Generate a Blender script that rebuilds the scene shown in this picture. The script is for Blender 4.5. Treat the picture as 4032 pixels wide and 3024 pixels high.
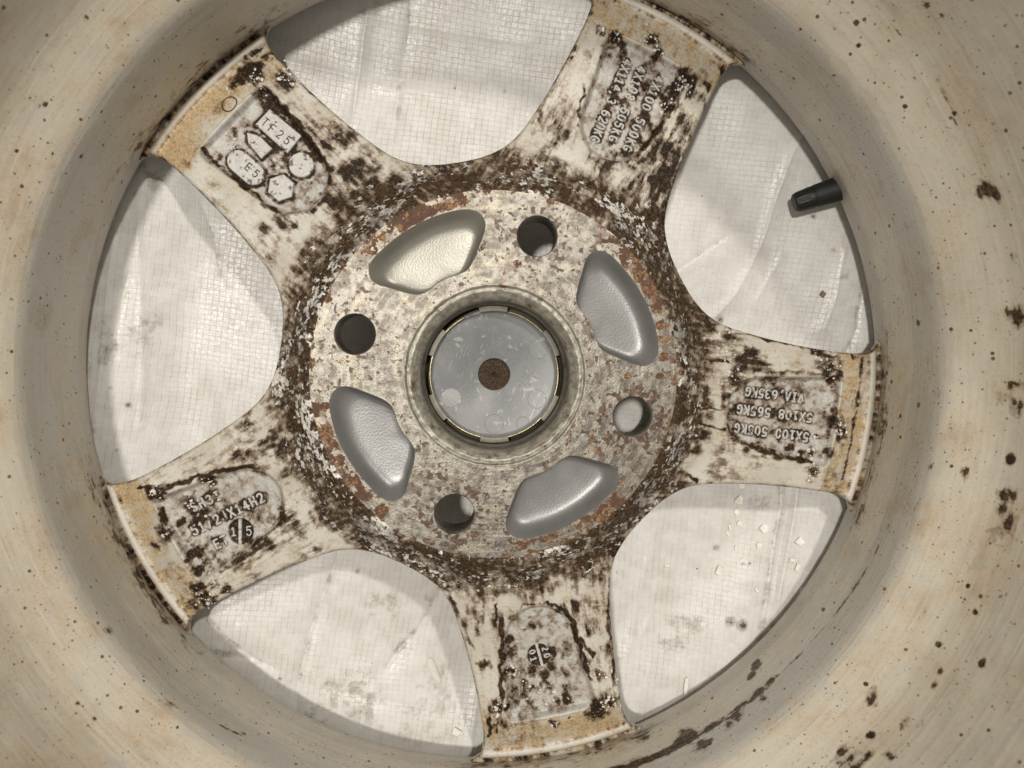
import bpy, bmesh, math, random
import numpy as np
from mathutils import Matrix, Vector
from mathutils.geometry import delaunay_2d_cdt

for o in list(bpy.data.objects): bpy.data.objects.remove(o, do_unlink=True)
SC = bpy.context.scene
COL = SC.collection
MM = 0.001
LIFT = 52.0                      # the mounting face lies 52 mm above the tarp

# ---------------------------------------------------------------- camera
def rot_xy(x, y):
    cx, sx, cy, sy = math.cos(x), math.sin(x), math.cos(y), math.sin(y)
    return Matrix(((1,0,0),(0,cx,-sx),(0,sx,cx))) @ Matrix(((cy,0,sy),(0,1,0),(-sy,0,cy)))
cam_data = bpy.data.cameras.new('camera')
cam = bpy.data.objects.new('camera', cam_data); COL.objects.link(cam)
CAM_MM = (-9.39, 10.07, 265.04)
cam.matrix_world = Matrix.Translation((CAM_MM[0]*MM, CAM_MM[1]*MM, (CAM_MM[2]+LIFT)*MM)) @ rot_xy(-0.04849, -0.05667).to_4x4()
cam_data.sensor_width = 36.0
cam_data.lens = 36.0*3028/4032
cam_data.clip_start = 0.01; cam_data.clip_end = 50
cam_data.dof.use_dof = True
cam_data.dof.focus_distance = 0.288
cam_data.dof.aperture_fstop = 11.0
SC.camera = cam
SC.render.resolution_x = 1024; SC.render.resolution_y = 768

# ---------------------------------------------------------------- light
world = bpy.data.worlds.new('World'); SC.world = world; world.use_nodes = True
bg = world.node_tree.nodes['Background']
bg.inputs['Color'].default_value = (1.0, 0.94, 0.845, 1); bg.inputs['Strength'].default_value = 0.34
def lamp(name, pos, size, power, color, size_y=None):
    d = bpy.data.lights.new(name, 'AREA'); d.energy = power; d.color = color
    d.shape = 'RECTANGLE' if size_y else 'DISK'; d.size = size
    if size_y: d.size_y = size_y
    o = bpy.data.objects.new(name, d); COL.objects.link(o); o.location = pos
    o.rotation_euler = (Vector((0,0,0))-Vector(pos)).to_track_quat('-Z', 'Y').to_euler()
    return o
lamp('ceiling_lamp', (-0.34, 0.17, 1.85), 0.11, 20.0, (1.0, 0.945, 0.855))
lamp('ceiling_lamp', (0.42, 0.80, 1.72), 0.10, 14.0, (1.0, 0.94, 0.84))
SC.view_settings.view_transform = 'Standard'; SC.view_settings.look = 'None'
SC.view_settings.exposure = 0.0; SC.view_settings.gamma = 1.0
SC.view_settings.use_curve_mapping = False
SC.cycles.max_bounces = 5; SC.cycles.diffuse_bounces = 3; SC.cycles.glossy_bounces = 2
SC.cycles.caustics_reflective = False; SC.cycles.caustics_refractive = False

# ---------------------------------------------------------------- measured placements (millimetres)
TAR_BLOBS = [(-88.4, 109.8, 4.5, 1.0), (-92.7, 106.0, 3.2, 0.95), (-74.4, 105.3, 4.0, 0.85), (-82.9, 115.2, 2.5, 0.6), (-85.7, 106.2, 2.8, 0.8), (-79.4, 92.2, 3.8, 0.85), (-80.5, 97.4, 3.8, 0.8), (-84.0, 99.1, 2.8, 0.6), (-100.6, 78.3, 2.5, 0.7), (-93.1, 79.0, 3.2, 0.85), (-89.4, 74.7, 2.3, 0.8), (-75.9, 67.4, 2.3, 0.85), (-71.8, 53.2, 1.9, 0.7), (-55.1, 85.1, 7.1, 0.66), (-49.7, 71.6, 6.6, 0.75), (-44.3, 66.2, 5.7, 0.85), (-60.6, 82.9, 2.5, 0.8), (-82.7, 52.0, 2.8, 0.55), (-76.1, 55.3, 3.2, 0.6), (-64.4, 88.7, 4.7, 0.5), (-52.0, 61.8, 8.5, 0.65), (-60.1, 65.3, 3.8, 0.6), (-94.9, 86.4, 2.8, 0.5), (-69.9, 83.2, 2.8, 0.4), (-85.2, 83.0, 2.1, 0.7), (-70.0, 76.0, 2.1, 0.5), (38.8, 125.2, 2.1, 0.8), (44.4, 123.2, 2.8, 0.9), (58.0, 124.1, 3.0, 0.9), (60.3, 119.2, 2.4, 0.85), (69.6, 108.5, 4.4, 0.9), (66.7, 105.0, 3.4, 0.8), (72.5, 104.0, 2.5, 0.9), (63.9, 100.5, 3.8, 0.85), (57.2, 106.6, 2.8, 0.75), (65.4, 81.6, 9.0, 0.72), (62.6, 70.5, 9.5, 0.85), (57.1, 56.4, 9.0, 0.85), (61.1, 50.2, 5.7, 1.0), (65.4, 60.6, 4.3, 0.8), (79.3, 106.4, 2.1, 0.85), (86.7, 115.5, 2.5, 0.8), (76.6, 101.5, 2.5, 0.5), (19.9, 83.1, 3.2, 0.5), (25.5, 86.5, 3.4, 0.42), (16.6, 78.1, 3.2, 0.65), (29.9, 119.0, 1.7, 0.75), (35.9, 132.9, 1.3, 0.7), (28.1, 115.8, 0.9, 0.7), (60.3, 84.6, 4.7, 0.6), (51.8, 85.4, 3.8, 0.6), (55.5, 91.0, 3.2, 0.55), (70.7, 91.3, 5.7, 0.6), (69.1, 70.9, 6.6, 0.68), (49.0, 79.8, 3.8, 0.5), (40.2, 118.1, 2.5, 0.5), (76.6, 18.5, 7.6, 0.75), (86.6, 11.6, 5.2, 0.62), (95.0, 5.9, 4.7, 0.75), (100.3, 3.1, 3.6, 0.62), (120.8, 9.4, 1.9, 0.85), (126.9, 3.1, 4.3, 0.88), (130.0, -1.5, 3.0, 0.85), (123.5, 7.1, 2.5, 0.6), (138.2, 6.9, 1.4, 0.85), (89.2, -2.7, 4.3, 0.7), (86.6, -8.3, 2.8, 0.45), (130.9, -17.8, 2.8, 0.85), (133.4, -23.1, 2.8, 0.97), (132.1, -20.0, 2.5, 0.9), (123.4, -24.5, 1.3, 0.95), (128.8, -29.6, 1.9, 0.8), (120.4, -30.1, 3.2, 0.7), (121.9, -36.6, 2.7, 0.75), (90.7, -23.5, 2.7, 0.65), (78.2, -8.5, 2.7, 0.8), (79.0, -22.9, 2.5, 0.75), (75.6, -27.5, 2.8, 0.75), (69.8, -37.4, 3.2, 0.6), (113.5, -28.6, 2.7, 0.6), (101.7, -28.6, 2.8, 0.5), (95.8, -27.6, 2.3, 0.55), (118.8, -2.6, 1.5, 0.5), (73.9, 3.1, 3.8, 0.85), (72.1, -12.1, 4.4, 0.8), (71.4, -25.5, 3.8, 0.75), (6.0, -105.8, 4.2, 0.68), (6.6, -112.8, 3.0, 0.82), (15.0, -111.8, 2.5, 0.75), (13.4, -120.4, 3.6, 0.85), (21.3, -119.4, 2.8, 0.68), (26.4, -113.8, 2.7, 0.55), (27.4, -105.2, 3.4, 0.5), (22.9, -106.2, 2.8, 0.62), (28.7, -124.8, 2.3, 0.85), (24.7, -125.3, 1.9, 0.75), (40.8, -129.1, 4.7, 1.0), (44.8, -126.3, 3.4, 0.9), (36.7, -130.8, 2.3, 0.9), (43.6, -122.3, 2.5, 0.65), (38.9, -114.1, 3.8, 0.5), (1.5, -125.9, 3.0, 0.85), (5.4, -126.6, 2.1, 0.9), (-3.5, -109.1, 2.4, 1.0), (23.9, -133.9, 1.9, 0.85), (29.9, -131.2, 0.6, 1.0), (45.8, -63.7, 5.2, 0.9), (38.6, -75.1, 5.7, 0.62), (30.8, -87.0, 2.7, 0.7), (37.0, -95.0, 3.4, 0.6), (35.4, -108.6, 2.3, 0.6), (-8.0, -88.5, 2.8, 0.6), (-6.0, -81.6, 3.8, 0.55), (6.5, -100.2, 2.5, 0.55), (11.2, -97.4, 1.1, 0.6), (15.0, -96.5, 1.3, 0.5), (43.0, -89.2, 2.8, 0.5), (42.1, -104.8, 2.5, 0.45), (-123.1, -43.3, 3.4, 0.92), (-119.5, -41.4, 1.9, 0.8), (-104.7, -38.1, 2.8, 0.85), (-103.0, -40.3, 1.9, 0.6), (-111.0, -47.5, 4.0, 0.85), (-109.2, -52.1, 4.2, 0.8), (-115.2, -54.5, 1.9, 0.7), (-106.0, -48.5, 2.8, 0.6), (-77.6, -52.8, 2.3, 0.95), (-78.7, -55.8, 1.9, 0.8), (-85.7, -63.1, 2.8, 0.65), (-82.1, -61.8, 2.8, 0.75), (-93.7, -69.0, 2.8, 0.62), (-120.8, -59.1, 3.8, 0.78), (-125.7, -64.0, 1.9, 0.85), (-109.9, -66.0, 3.2, 0.75), (-108.8, -72.8, 2.1, 0.75), (-108.0, -79.7, 4.5, 0.97), (-107.1, -84.3, 2.8, 0.92), (-112.5, -86.4, 3.4, 0.6), (-97.8, -79.4, 2.3, 0.85), (-103.1, -77.5, 2.5, 0.6), (-103.2, -83.0, 2.7, 0.7), (-93.2, -28.7, 2.7, 0.82), (-83.0, -26.6, 3.4, 0.5), (-79.2, -23.0, 3.8, 0.6), (-112.9, -69.1, 0.9, 0.7), (-101.5, -64.1, 1.1, 0.5), (-121.4, -51.7, 1.1, 0.6), (-86.7, -35.1, 1.9, 0.5), (-41.1, 62.0, 7.6, 0.75), (-59.4, 43.5, 5.7, 0.7), (-68.6, 29.7, 3.8, 0.5), (-65.6, -35.3, 5.7, 0.75), (-60.2, -49.4, 6.6, 0.7), (-76.5, -26.8, 5.7, 0.7), (-4.1, -73.9, 6.6, 0.7), (15.0, -76.1, 8.5, 0.7), (34.1, -69.6, 6.6, 0.75), (58.0, 44.6, 5.7, 0.9), (66.8, 27.8, 5.7, 0.9), (73.7, 16.4, 5.7, 0.85), (40.6, 77.8, 6.6, 0.55), (50.1, 66.9, 6.6, 0.55), (-13.5, 72.4, 5.7, 0.5), (66.7, -40.9, 4.7, 0.6), (-35.5, 68.4, 4.7, 0.7), (-42.8, 74.7, 3.8, 0.5), (-23.0, -55.5, 2.8, 0.6)]
TAR_LINES = [([(-82.1, 101.8), (-72.5, 91.3), (-59.0, 73.1)], 1.3, 0.8), ([(-104.9, 80.0), (-90.7, 68.5), (-78.3, 57.5)], 0.7, 0.7), ([(-68.5, 103.3), (-40.9, 82.0)], 0.7, 0.55), ([(-91.5, 114.0), (-85.6, 118.4)], 0.8, 0.7), ([(-59.0, 71.7), (-60.2, 63.5), (-64.7, 58.9)], 1.1, 0.6), ([(-92.4, 75.7), (-80.9, 66.8)], 0.8, 0.6), ([(71.9, 109.6), (61.2, 91.1), (50.6, 78.1)], 1.1, 0.7), ([(49.1, 114.6), (36.8, 85.6)], 1.9, 0.62), ([(54.7, 111.4), (43.3, 85.7)], 1.9, 0.68), ([(60.8, 108.3), (49.4, 82.5)], 2.3, 0.78), ([(32.8, 106.1), (30.6, 90.5)], 0.5, 0.6), ([(67.1, 72.7), (57.9, 53.9)], 1.9, 0.7), ([(79.1, 100.7), (70.9, 78.3)], 0.6, 0.6), ([(97.4, 0.8), (125.8, 0.2)], 0.9, 0.55), ([(93.1, -25.8), (106.6, -30.5), (121.8, -33.6)], 1.0, 0.75), ([(143.5, 6.0), (140.9, -16.1), (136.9, -40.8)], 0.8, 0.6), ([(77.7, 5.1), (87.4, 4.6)], 0.4, 0.7), ([(77.0, -12.1), (86.7, -13.3)], 0.4, 0.75), ([(76.1, -18.8), (86.8, -20.8)], 0.4, 0.75), ([(72.5, -37.1), (76.4, -40.0)], 0.5, 0.8), ([(116.7, -9.2), (95.7, -6.6)], 1.7, 0.6), ([(120.2, -16.6), (92.6, -13.2)], 1.7, 0.66), ([(119.0, -24.1), (91.6, -20.3)], 1.7, 0.66), ([(88.2, 16.5), (116.6, 10.3)], 0.6, 0.6), ([(86.5, -2.6), (85.7, -12.1), (88.8, -21.8)], 0.8, 0.6), ([(3.2, -91.6), (2.8, -104.0), (3.2, -123.1)], 0.8, 0.85), ([(20.6, -85.6), (27.0, -88.9), (29.5, -92.8), (36.6, -115.7)], 0.8, 0.9), ([(33.4, -99.5), (37.3, -106.7)], 0.8, 0.8), ([(0.9, -81.7), (0.9, -94.4)], 0.4, 0.7), ([(-15.3, -82.7), (-10.7, -95.0), (-7.5, -105.6)], 0.7, 0.5), ([(-1.3, -130.3), (-1.4, -140.1)], 0.7, 0.8), ([(1.2, -130.4), (1.7, -137.3)], 0.4, 0.7), ([(43.2, -79.4), (43.8, -99.0), (46.2, -118.7)], 0.8, 0.6), ([(4.5, -93.8), (11.2, -85.9), (19.8, -85.4)], 0.5, 0.5), ([(-6.9, -83.5), (-6.0, -98.0)], 0.9, 0.5), ([(-4.1, -82.6), (-3.6, -92.2)], 0.8, 0.5), ([(-122.2, -45.1), (-116.9, -40.7), (-107.3, -37.6), (-96.3, -34.6), (-87.5, -33.1)], 0.8, 0.98), ([(-121.8, -48.9), (-120.6, -53.5), (-118.1, -58.2)], 0.5, 0.8), ([(-109.7, -48.7), (-101.0, -44.7)], 2.1, 0.62), ([(-109.6, -57.4), (-85.4, -45.5)], 1.9, 0.62), ([(-102.6, -63.1), (-97.1, -59.4)], 1.5, 0.5), ([(-78.7, -54.9), (-89.8, -65.1), (-100.0, -72.6)], 0.8, 0.6), ([(-131.2, -42.3), (-123.9, -40.5)], 0.4, 0.8), ([(-91.7, -67.9), (-82.5, -61.5)], 0.9, 0.7)]
FLAKES = [(105.4, -47.9, 2.7, 2.7, 0.5), (104.1, -53.9, 3.5, 3.9, 0.3), (103.4, -59.1, 2.7, 2.0, 0.9), (104.4, -63.9, 2.7, 2.0, 0.2), (114.6, -65.6, 2.7, 3.4, 0.05), (127.9, -70.5, 3.1, 2.9, 0.4), (112.3, -72.9, 2.2, 2.4, 1.2), (124.9, -78.0, 2.4, 1.4, 0.1), (127.2, -81.2, 1.9, 3.3, 0.2), (129.4, -91.1, 2.6, 3.3, 0.7), (95.9, -83.6, 2.7, 3.8, 0.2), (100.5, -65.3, 0.7, 2.4, -0.3), (99.7, -68.2, 0.9, 2.2, -0.5), (103.0, -74.3, 0.9, 2.2, 0.1), (105.4, -78.8, 2.0, 0.7, -0.5), (110.8, -91.2, 1.0, 2.0, -0.7), (88.2, -105.6, 1.1, 2.0, 0.1), (141.8, -77.3, 1.0, 2.4, 0.0), (81.2, -131.1, 1.5, 7.3, 0.03), (74.1, -81.7, 2.5, 0.8, 0.2)]
BARREL_BLOBS = [(312.07, -19.6, 2.6, 0.9900000000000001), (310.6, -16.6, 2.2, 0.935), (309.88, -7.5, 2.9, 0.8800000000000001), (309.61, -2.7, 2.2, 0.77), (305.51, -3.2, 3.2, 0.9900000000000001), (303.92, -2.7, 2.6, 0.9900000000000001), (298.41, -9.9, 3.5, 0.935), (299.52, -0.5, 3.8, 0.8250000000000001), (296.96, -8.3, 2.9, 0.77), (294.43, -7.0, 2.9, 0.8800000000000001), (289.86, -7.3, 3.5, 0.9900000000000001), (21.68, 29.0, 2.8, 0.8960000000000001), (20.66, 31.1, 2.8, 0.784), (13.52, 31.6, 1.5, 0.784), (7.13, 30.8, 3.2, 0.784), (359.86, 29.5, 3.2, 0.8960000000000001), (357.08, 30.6, 2.6, 0.784), (351.16, 30.8, 1.7, 1), (347.32, 32.7, 3.2, 0.672), (344.44, 35.4, 2.8, 0.9520000000000001), (345.57, 32.4, 2.2, 0.784), (342.75, 33.2, 2.8, 0.56), (319.86, 24.1, 2.8, 0.672), (316.34, 31.4, 1.3, 1), (315.95, 30.8, 1.1, 0.8960000000000001), (326.56, 35.7, 1.3, 1), (329.69, 46.1, 1.3, 1), (328.97, 30.6, 1.1, 0.784), (334.05, 35.9, 0.9, 1), (336.68, 41.0, 0.9, 1), (312.45, 30.6, 5.4, 0.672), (314.46, 32.7, 3.2, 0.44800000000000006), (325.13, 36.7, 1.5, 0.56), (357.88, 9.4, 2.2, 0.672), (348.25, 9.6, 1.5, 0.8960000000000001), (7.21, -1.9, 1.3, 0.784), (358.08, 26.5, 2.4, 0.56), (348.63, 19.6, 2.2, 0.5040000000000001), (316.38, 40.2, 2.2, 0.44800000000000006), (320.21, 38.6, 2.8, 0.392), (213.21, 8.6, 1.8, 0.6160000000000001), (225.07, 9.9, 1.7, 0.56), (220.07, 26.0, 0.9, 1), (217.66, 26.5, 0.6, 0.8960000000000001), (218.39, 28.4, 0.7, 0.8960000000000001), (234.98, -1.1, 1.3, 0.8960000000000001), (236.74, -5.6, 0.7, 0.784), (148.92, 21.2, 1.1, 1), (150.35, 19.8, 0.6, 0.784), (153.27, 14.2, 0.5, 1), (145.13, 24.7, 0.6, 0.8960000000000001), (138.73, 25.2, 0.6, 0.672), (44.9, 21.7, 0.8, 1), (46.07, 16.9, 0.8, 1), (48.89, 9.9, 0.7, 1), (42.73, 18.5, 0.7, 1), (30.36, 29.2, 0.8, 1), (27.65, 38.9, 0.7, 1), (41.82, 7.0, 0.6, 1), (43.58, 4.3, 0.6, 1), (35.88, 24.9, 0.6, 1), (39.78, 42.6, 0.8, 1), (41.5, 40.8, 0.7, 1)]
BARREL_LINES = [([(339.49, -2.4), (334.52, -2.7), (329.22, -3.8), (320.25, -5.9), (313.27, -7.0), (309.52, -7.0)], 0.6, 0.52), ([(312.28, -6.7), (308.53, -6.4), (302.47, -6.7), (297.58, -7.0), (292.15, -7.3), (285.53, -8.6)], 1.7, 0.84), ([(344.08, 9.1), (341.44, 6.7), (338.28, 7.5)], 0.3, 0.6), ([(33.1, 23.9), (29.5, 25.5), (28.75, 27.3)], 0.3, 0.5), ([(44.85, 28.4), (41.93, 28.7), (38.58, 28.1)], 0.4, 0.5), ([(34.53, 29.8), (30.85, 29.2), (28.62, 28.1)], 0.4, 0.55), ([(216.36, 8.6), (219.71, 8.3), (224.41, 9.1), (228.29, 7.5)], 0.3, 0.5), ([(231.49, 2.4), (235.15, 0.3)], 0.5, 0.6), ([(342.83, 29.2), (343.71, 34.0), (342.85, 38.9)], 0.7, 0.5)]
CREASES = [([(129.4, 102.4), (122.9, 90.1), (117.4, 73.7), (112.7, 54.8), (109.4, 46.5), (101.3, 31.6), (93.0, 22.5)], 0.43, 1.2), ([(145.0, 51.0), (142.9, 34.4), (138.1, 17.7)], 0.68, 1.0), ([(153.1, 38.6), (151.0, 17.8), (146.9, 7.7)], 0.68, -1.0), ([(75.9, 41.3), (86.7, 48.8), (99.1, 57.1)], 0.17, -0.4), ([(120.4, 47.5), (111.4, 30.0)], 0.34, 0.6), ([(121.7, -46.4), (121.9, -56.6), (118.3, -73.8), (114.7, -95.9), (112.6, -107.0)], 0.77, -1.6), ([(128.1, -46.4), (126.0, -62.1), (122.4, -80.2), (119.5, -94.4)], 0.77, 1.6), ([(65.5, -79.5), (62.6, -95.1), (58.1, -118.7)], 0.68, 0.8), ([(71.8, -79.5), (68.1, -98.3), (64.3, -110.9)], 0.68, 0.6), ([(96.1, -126.6), (89.9, -132.9)], 0.85, 0.8), ([(-62.5, -73.5), (-67.5, -88.4), (-72.5, -101.4), (-76.3, -116.4), (-78.8, -128.9), (-80.2, -143.4)], 0.43, -1.2), ([(-113.4, -99.4), (-107.0, -107.0), (-96.8, -115.3), (-89.0, -119.9)], 0.6, -1.0), ([(-21.6, -90.9), (-25.3, -99.7), (-30.9, -108.4), (-38.3, -115.9), (-43.3, -123.3)], 0.77, -1.1), ([(-67.8, -129.1), (-55.6, -133.2), (-43.3, -136.0), (-18.6, -141.7)], 1.87, -0.9), ([(-5.4, -133.1), (-7.3, -146.5), (-10.4, -159.2)], 0.34, 0.6), ([(-120.2, -111.7), (-110.1, -113.2), (-98.1, -115.9)], 1.02, -1.0), ([(-48.0, 147.9), (-50.6, 132.1), (-53.9, 113.1), (-55.9, 99.8)], 0.43, 1.0), ([(-32.1, 148.3), (-32.7, 138.9), (-35.4, 123.0), (-39.3, 94.4)], 0.34, -0.5), ([(-81.7, 121.9), (-56.5, 117.5), (-30.9, 110.4)], 0.34, 0.5), ([(-62.6, 141.8), (-30.8, 137.0), (14.3, 131.8)], 0.34, 0.35), ([(-34.1, 113.5), (1.4, 107.9), (17.7, 105.0)], 0.34, 0.4), ([(-145.0, 51.3), (-148.0, 33.1), (-151.5, -3.5), (-156.8, -40.4)], 0.6, 1.2), ([(-140.8, 37.7), (-146.6, 14.9), (-145.9, 5.7)], 0.77, -1.0), ([(-134.6, 78.5), (-137.0, 51.4), (-136.8, 14.9), (-138.4, -21.9)], 1.19, 0.9), ([(-115.2, 67.0), (-110.1, 51.7), (-108.5, 37.1)], 0.34, -0.6), ([(-160.5, 31.2), (-157.1, 22.2), (-160.2, 5.7)], 0.68, -0.8)]
TARP_DIRT = [(104.5, -105.7, 2.7, 0.9), (100.1, -104.5, 2.3, 0.8), (117.8, -105.9, 1.5, 0.6), (114.6, -114.7, 4.2, 0.55), (84.7, -103.1, 5.2, 0.35), (76.1, -111.7, 5.2, 0.3), (115.6, -110.3, 1.9, 0.6), (105.7, -81.1, 1.0, 0.7), (95.2, -74.4, 1.5, 0.6), (108.5, -80.6, 0.8, 0.9), (113.5, -53.4, 6.2, 0.25), (121.2, -54.6, 3.1, 0.35), (-56.2, -136.1, 12.5, 0.3), (-70.8, -141.1, 6.2, 0.3), (-24.7, -137.9, 12.5, 0.25), (-45.5, -96.6, 6.2, 0.25), (-77.9, -123.8, 1.0, 0.7), (-72.7, -120.7, 0.6, 0.8), (-85.7, -124.7, 0.8, 0.7), (-26.7, -95.9, 4.2, 0.3), (-148.0, -6.1, 1.2, 0.7), (-142.2, -13.2, 1.2, 0.7), (-146.5, -30.6, 1.0, 0.7), (-139.6, 16.3, 9.4, 0.25), (-150.7, 6.1, 6.2, 0.3), (-156.3, -24.4, 4.2, 0.3), (-130.5, 76.6, 6.2, 0.3), (-104.7, 18.5, 1.0, 0.5), (-112.1, 56.9, 0.5, 0.9), (-37.3, 113.3, 1.5, 0.6), (-14.9, 114.3, 0.6, 0.9), (-10.8, 116.9, 0.4, 0.8), (5.6, 113.7, 1.2, 0.5), (6.6, 109.2, 0.8, 0.5), (-36.3, 105.3, 1.5, 0.4), (-50.2, 141.9, 6.2, 0.2), (131.8, 63.8, 1.2, 0.8), (94.1, 63.4, 1.0, 0.5), (97.5, 55.1, 1.2, 0.5), (140.8, 50.3, 1.2, 0.5), (130.9, 103.4, 5.2, 0.3), (145.4, 38.7, 4.2, 0.3), (95.9, 21.4, 1.5, 0.6), (-55.3, -83.2, 1.2, 0.7), (-24.7, -153.1, 5.2, 0.2)]
RUST_BLOBS = [(33.7, -42.7, 1.9, 0.9), (41.8, -36.5, 2.3, 0.95), (29.3, -47.1, 1.9, 0.9), (20.4, -51.5, 2.3, 0.85), (12.4, -54.1, 1.8, 0.7), (48.9, -31.1, 1.6, 0.8), (55.4, 26.5, 1.6, 0.9), (57.3, 17.7, 1.6, 0.9), (59.2, 7.1, 1.8, 0.9), (57.5, 0.0, 1.4, 0.8), (42.8, 43.1, 1.9, 0.8), (50.0, 37.0, 1.6, 0.8), (-13.2, 58.8, 2.3, 0.7), (-21.8, 56.1, 1.8, 0.6), (-30.4, 50.9, 1.8, 0.6), (-39.0, 44.8, 1.4, 0.5), (-58.2, -10.4, 1.8, 0.7), (-57.5, -19.1, 1.8, 0.7), (-53.2, -27.9, 1.9, 0.75), (-44.7, -41.1, 2.6, 0.9), (-39.5, -46.5, 2.3, 0.9), (-48.1, -35.0, 1.8, 0.7), (-20.2, 17.4, 2.1, 0.5), (-21.9, 41.6, 1.8, 0.4), (-30.7, -10.5, 2.3, 0.5), (45.9, 0.0, 1.2, 0.6)]
CRYSTALS = {'UL': [(-85.1, 104.8, 2.1, 26), (-74.6, 106.3, 1.7, 20), (-83.1, 91.4, 2.3, 14), (-94.8, 83.1, 1.7, 10), (-96.8, 102.7, 0.8, 3)], 'UR': [(38.9, 125.7, 1.1, 12), (58.2, 123.5, 1.9, 24), (60.5, 119.6, 1.1, 10), (69.8, 107.2, 2.1, 26), (65.1, 100.7, 1.9, 12), (44.6, 124.1, 1.1, 8)], 'R': [(122.3, -36.7, 1.5, 14), (132.6, -21.1, 1.7, 26), (120.9, -30.3, 1.7, 16), (123.8, -24.6, 0.6, 5), (88.6, 8.9, 3.2, 24), (127.1, 3.2, 2.3, 14), (89.8, -0.7, 1.9, 14)], 'B': [(44.5, -126.5, 2.1, 34), (1.5, -126.7, 1.5, 20), (24.0, -134.4, 0.8, 10), (13.5, -120.8, 2.3, 18), (6.5, -113.3, 1.9, 12), (21.4, -124.5, 2.5, 18), (40.5, -114.0, 2.5, 20)], 'LL': [(-123.5, -43.5, 1.3, 18), (-106.9, -83.7, 1.9, 26), (-103.2, -77.5, 1.9, 18), (-104.4, -39.9, 1.5, 14), (-109.6, -51.1, 2.3, 12), (-120.2, -58.9, 1.3, 8)]}


# ---------------------------------------------------------------- noise
def _h(ix, iy, iz):
    n = (ix.astype(np.int64)*374761393 + iy.astype(np.int64)*668265263 + iz.astype(np.int64)*2147483647*3 + 1013904223) & 0xffffffff
    n = ((n ^ (n >> 13))*1274126177) & 0xffffffff
    n = ((n ^ (n >> 16))*2246822519) & 0xffffffff
    n = n ^ (n >> 15)
    return (n & 0xffff)/32767.5-1.0
def vnoise(p):
    f = np.floor(p); t = p-f; i = f.astype(np.int64)
    t = t*t*t*(t*(t*6-15)+10)
    r = 0
    for dx in (0, 1):
        wx = t[:,0] if dx else 1-t[:,0]
        for dy in (0, 1):
            wy = t[:,1] if dy else 1-t[:,1]
            for dz in (0, 1):
                wz = t[:,2] if dz else 1-t[:,2]
                r = r + wx*wy*wz*_h(i[:,0]+dx, i[:,1]+dy, i[:,2]+dz)
    return r
def fbm(p, octv=4, gain=0.55, off=0.0):
    a = 1.0; s = 0.0; n = 0.0; q = p+off
    for k in range(octv):
        s = s+a*vnoise(q); n += a; a *= gain; q = q*2.03+17.3
    return s/n*1.6
def sstep(a, b, x):
    t = np.clip((x-a)/(b-a), 0, 1); return t*t*(3-2*t)
def seg_dist(x, y, pts):
    d = np.full(x.shape, 1e9)
    for (ax, ay), (bx, by) in zip(pts[:-1], pts[1:]):
        vx, vy = bx-ax, by-ay; L = vx*vx+vy*vy+1e-9
        t = np.clip(((x-ax)*vx+(y-ay)*vy)/L, 0, 1)
        d = np.minimum(d, np.hypot(x-ax-t*vx, y-ay-t*vy))
    return d
def poly_sdf(x, y, poly):
    d = seg_dist(x, y, list(poly)+[poly[0]])
    inside = np.zeros(x.shape, bool)
    n = len(poly)
    for i in range(n):
        (x0, y0), (x1, y1) = poly[i], poly[(i+1) % n]
        c = ((y0 > y) != (y1 > y))
        with np.errstate(divide='ignore', invalid='ignore'):
            xi = (x1-x0)*(y-y0)/(y1-y0)+x0
        inside ^= c & (x < xi)
    return np.where(inside, -d, d)
def stain_field(x, y, blobs, lines):
    f = np.zeros(x.shape)
    for bx, by, r, s in blobs:
        m = (np.abs(x-bx) < 1.7*r) & (np.abs(y-by) < 1.7*r)
        if m.any():
            d = np.hypot(x[m]-bx, y[m]-by)
            f[m] = np.maximum(f[m], s*(1-sstep(0.15*r, 1.7*r, d)))
    for pts, w, s in lines:
        xs = [q[0] for q in pts]; ys = [q[1] for q in pts]
        m = (x > min(xs)-3*w) & (x < max(xs)+3*w) & (y > min(ys)-3*w) & (y < max(ys)+3*w)
        if m.any():
            d = seg_dist(x[m], y[m], pts)
            f[m] = np.maximum(f[m], s*(1-sstep(0.3*w, 1.9*w, d)))
    return f
def cr_spline(pts, closed, n):
    P = np.array(pts, float); m = len(P); out = []
    segs = m if closed else m-1
    for i in range(segs):
        g = (lambda k: P[k % m]) if closed else (lambda k: P[min(max(k, 0), m-1)])
        p0, p1, p2, p3 = g(i-1), g(i), g(i+1), g(i+2)
        for t in np.linspace(0, 1, n, endpoint=False):
            out.append(0.5*((2*p1)+(-p0+p2)*t+(2*p0-5*p1+4*p2-p3)*t*t+(-p0+3*p1-3*p2+p3)*t**3))
    if not closed: out.append(P[-1])
    return np.array(out)

# ---------------------------------------------------------------- mesh helpers (input in mm, z relative to the mounting face)
def mesh_from(name, V, Fc, smooth=True):
    V = np.array(V, float).reshape(-1, 3)*MM
    V[:, 2] += LIFT*MM
    me = bpy.data.meshes.new(name)
    if isinstance(Fc, np.ndarray) and Fc.ndim == 2:
        nf, k = Fc.shape
        me.vertices.add(len(V)); me.vertices.foreach_set('co', V.ravel())
        me.loops.add(nf*k); me.loops.foreach_set('vertex_index', Fc.ravel().astype(np.int32))
        me.polygons.add(nf); me.polygons.foreach_set('loop_start', np.arange(0, nf*k, k, dtype=np.int32))
        me.update(calc_edges=True)
    else:
        me.from_pydata(V.tolist(), [], [list(map(int, f)) for f in Fc]); me.update()
    me.validate()
    if smooth: me.polygons.foreach_set('use_smooth', np.ones(len(me.polygons), bool))
    return me
def add_attr(me, name, vals):
    a = me.attributes.new(name, 'FLOAT', 'POINT'); a.data.foreach_set('value', np.asarray(vals, np.float32))
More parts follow.
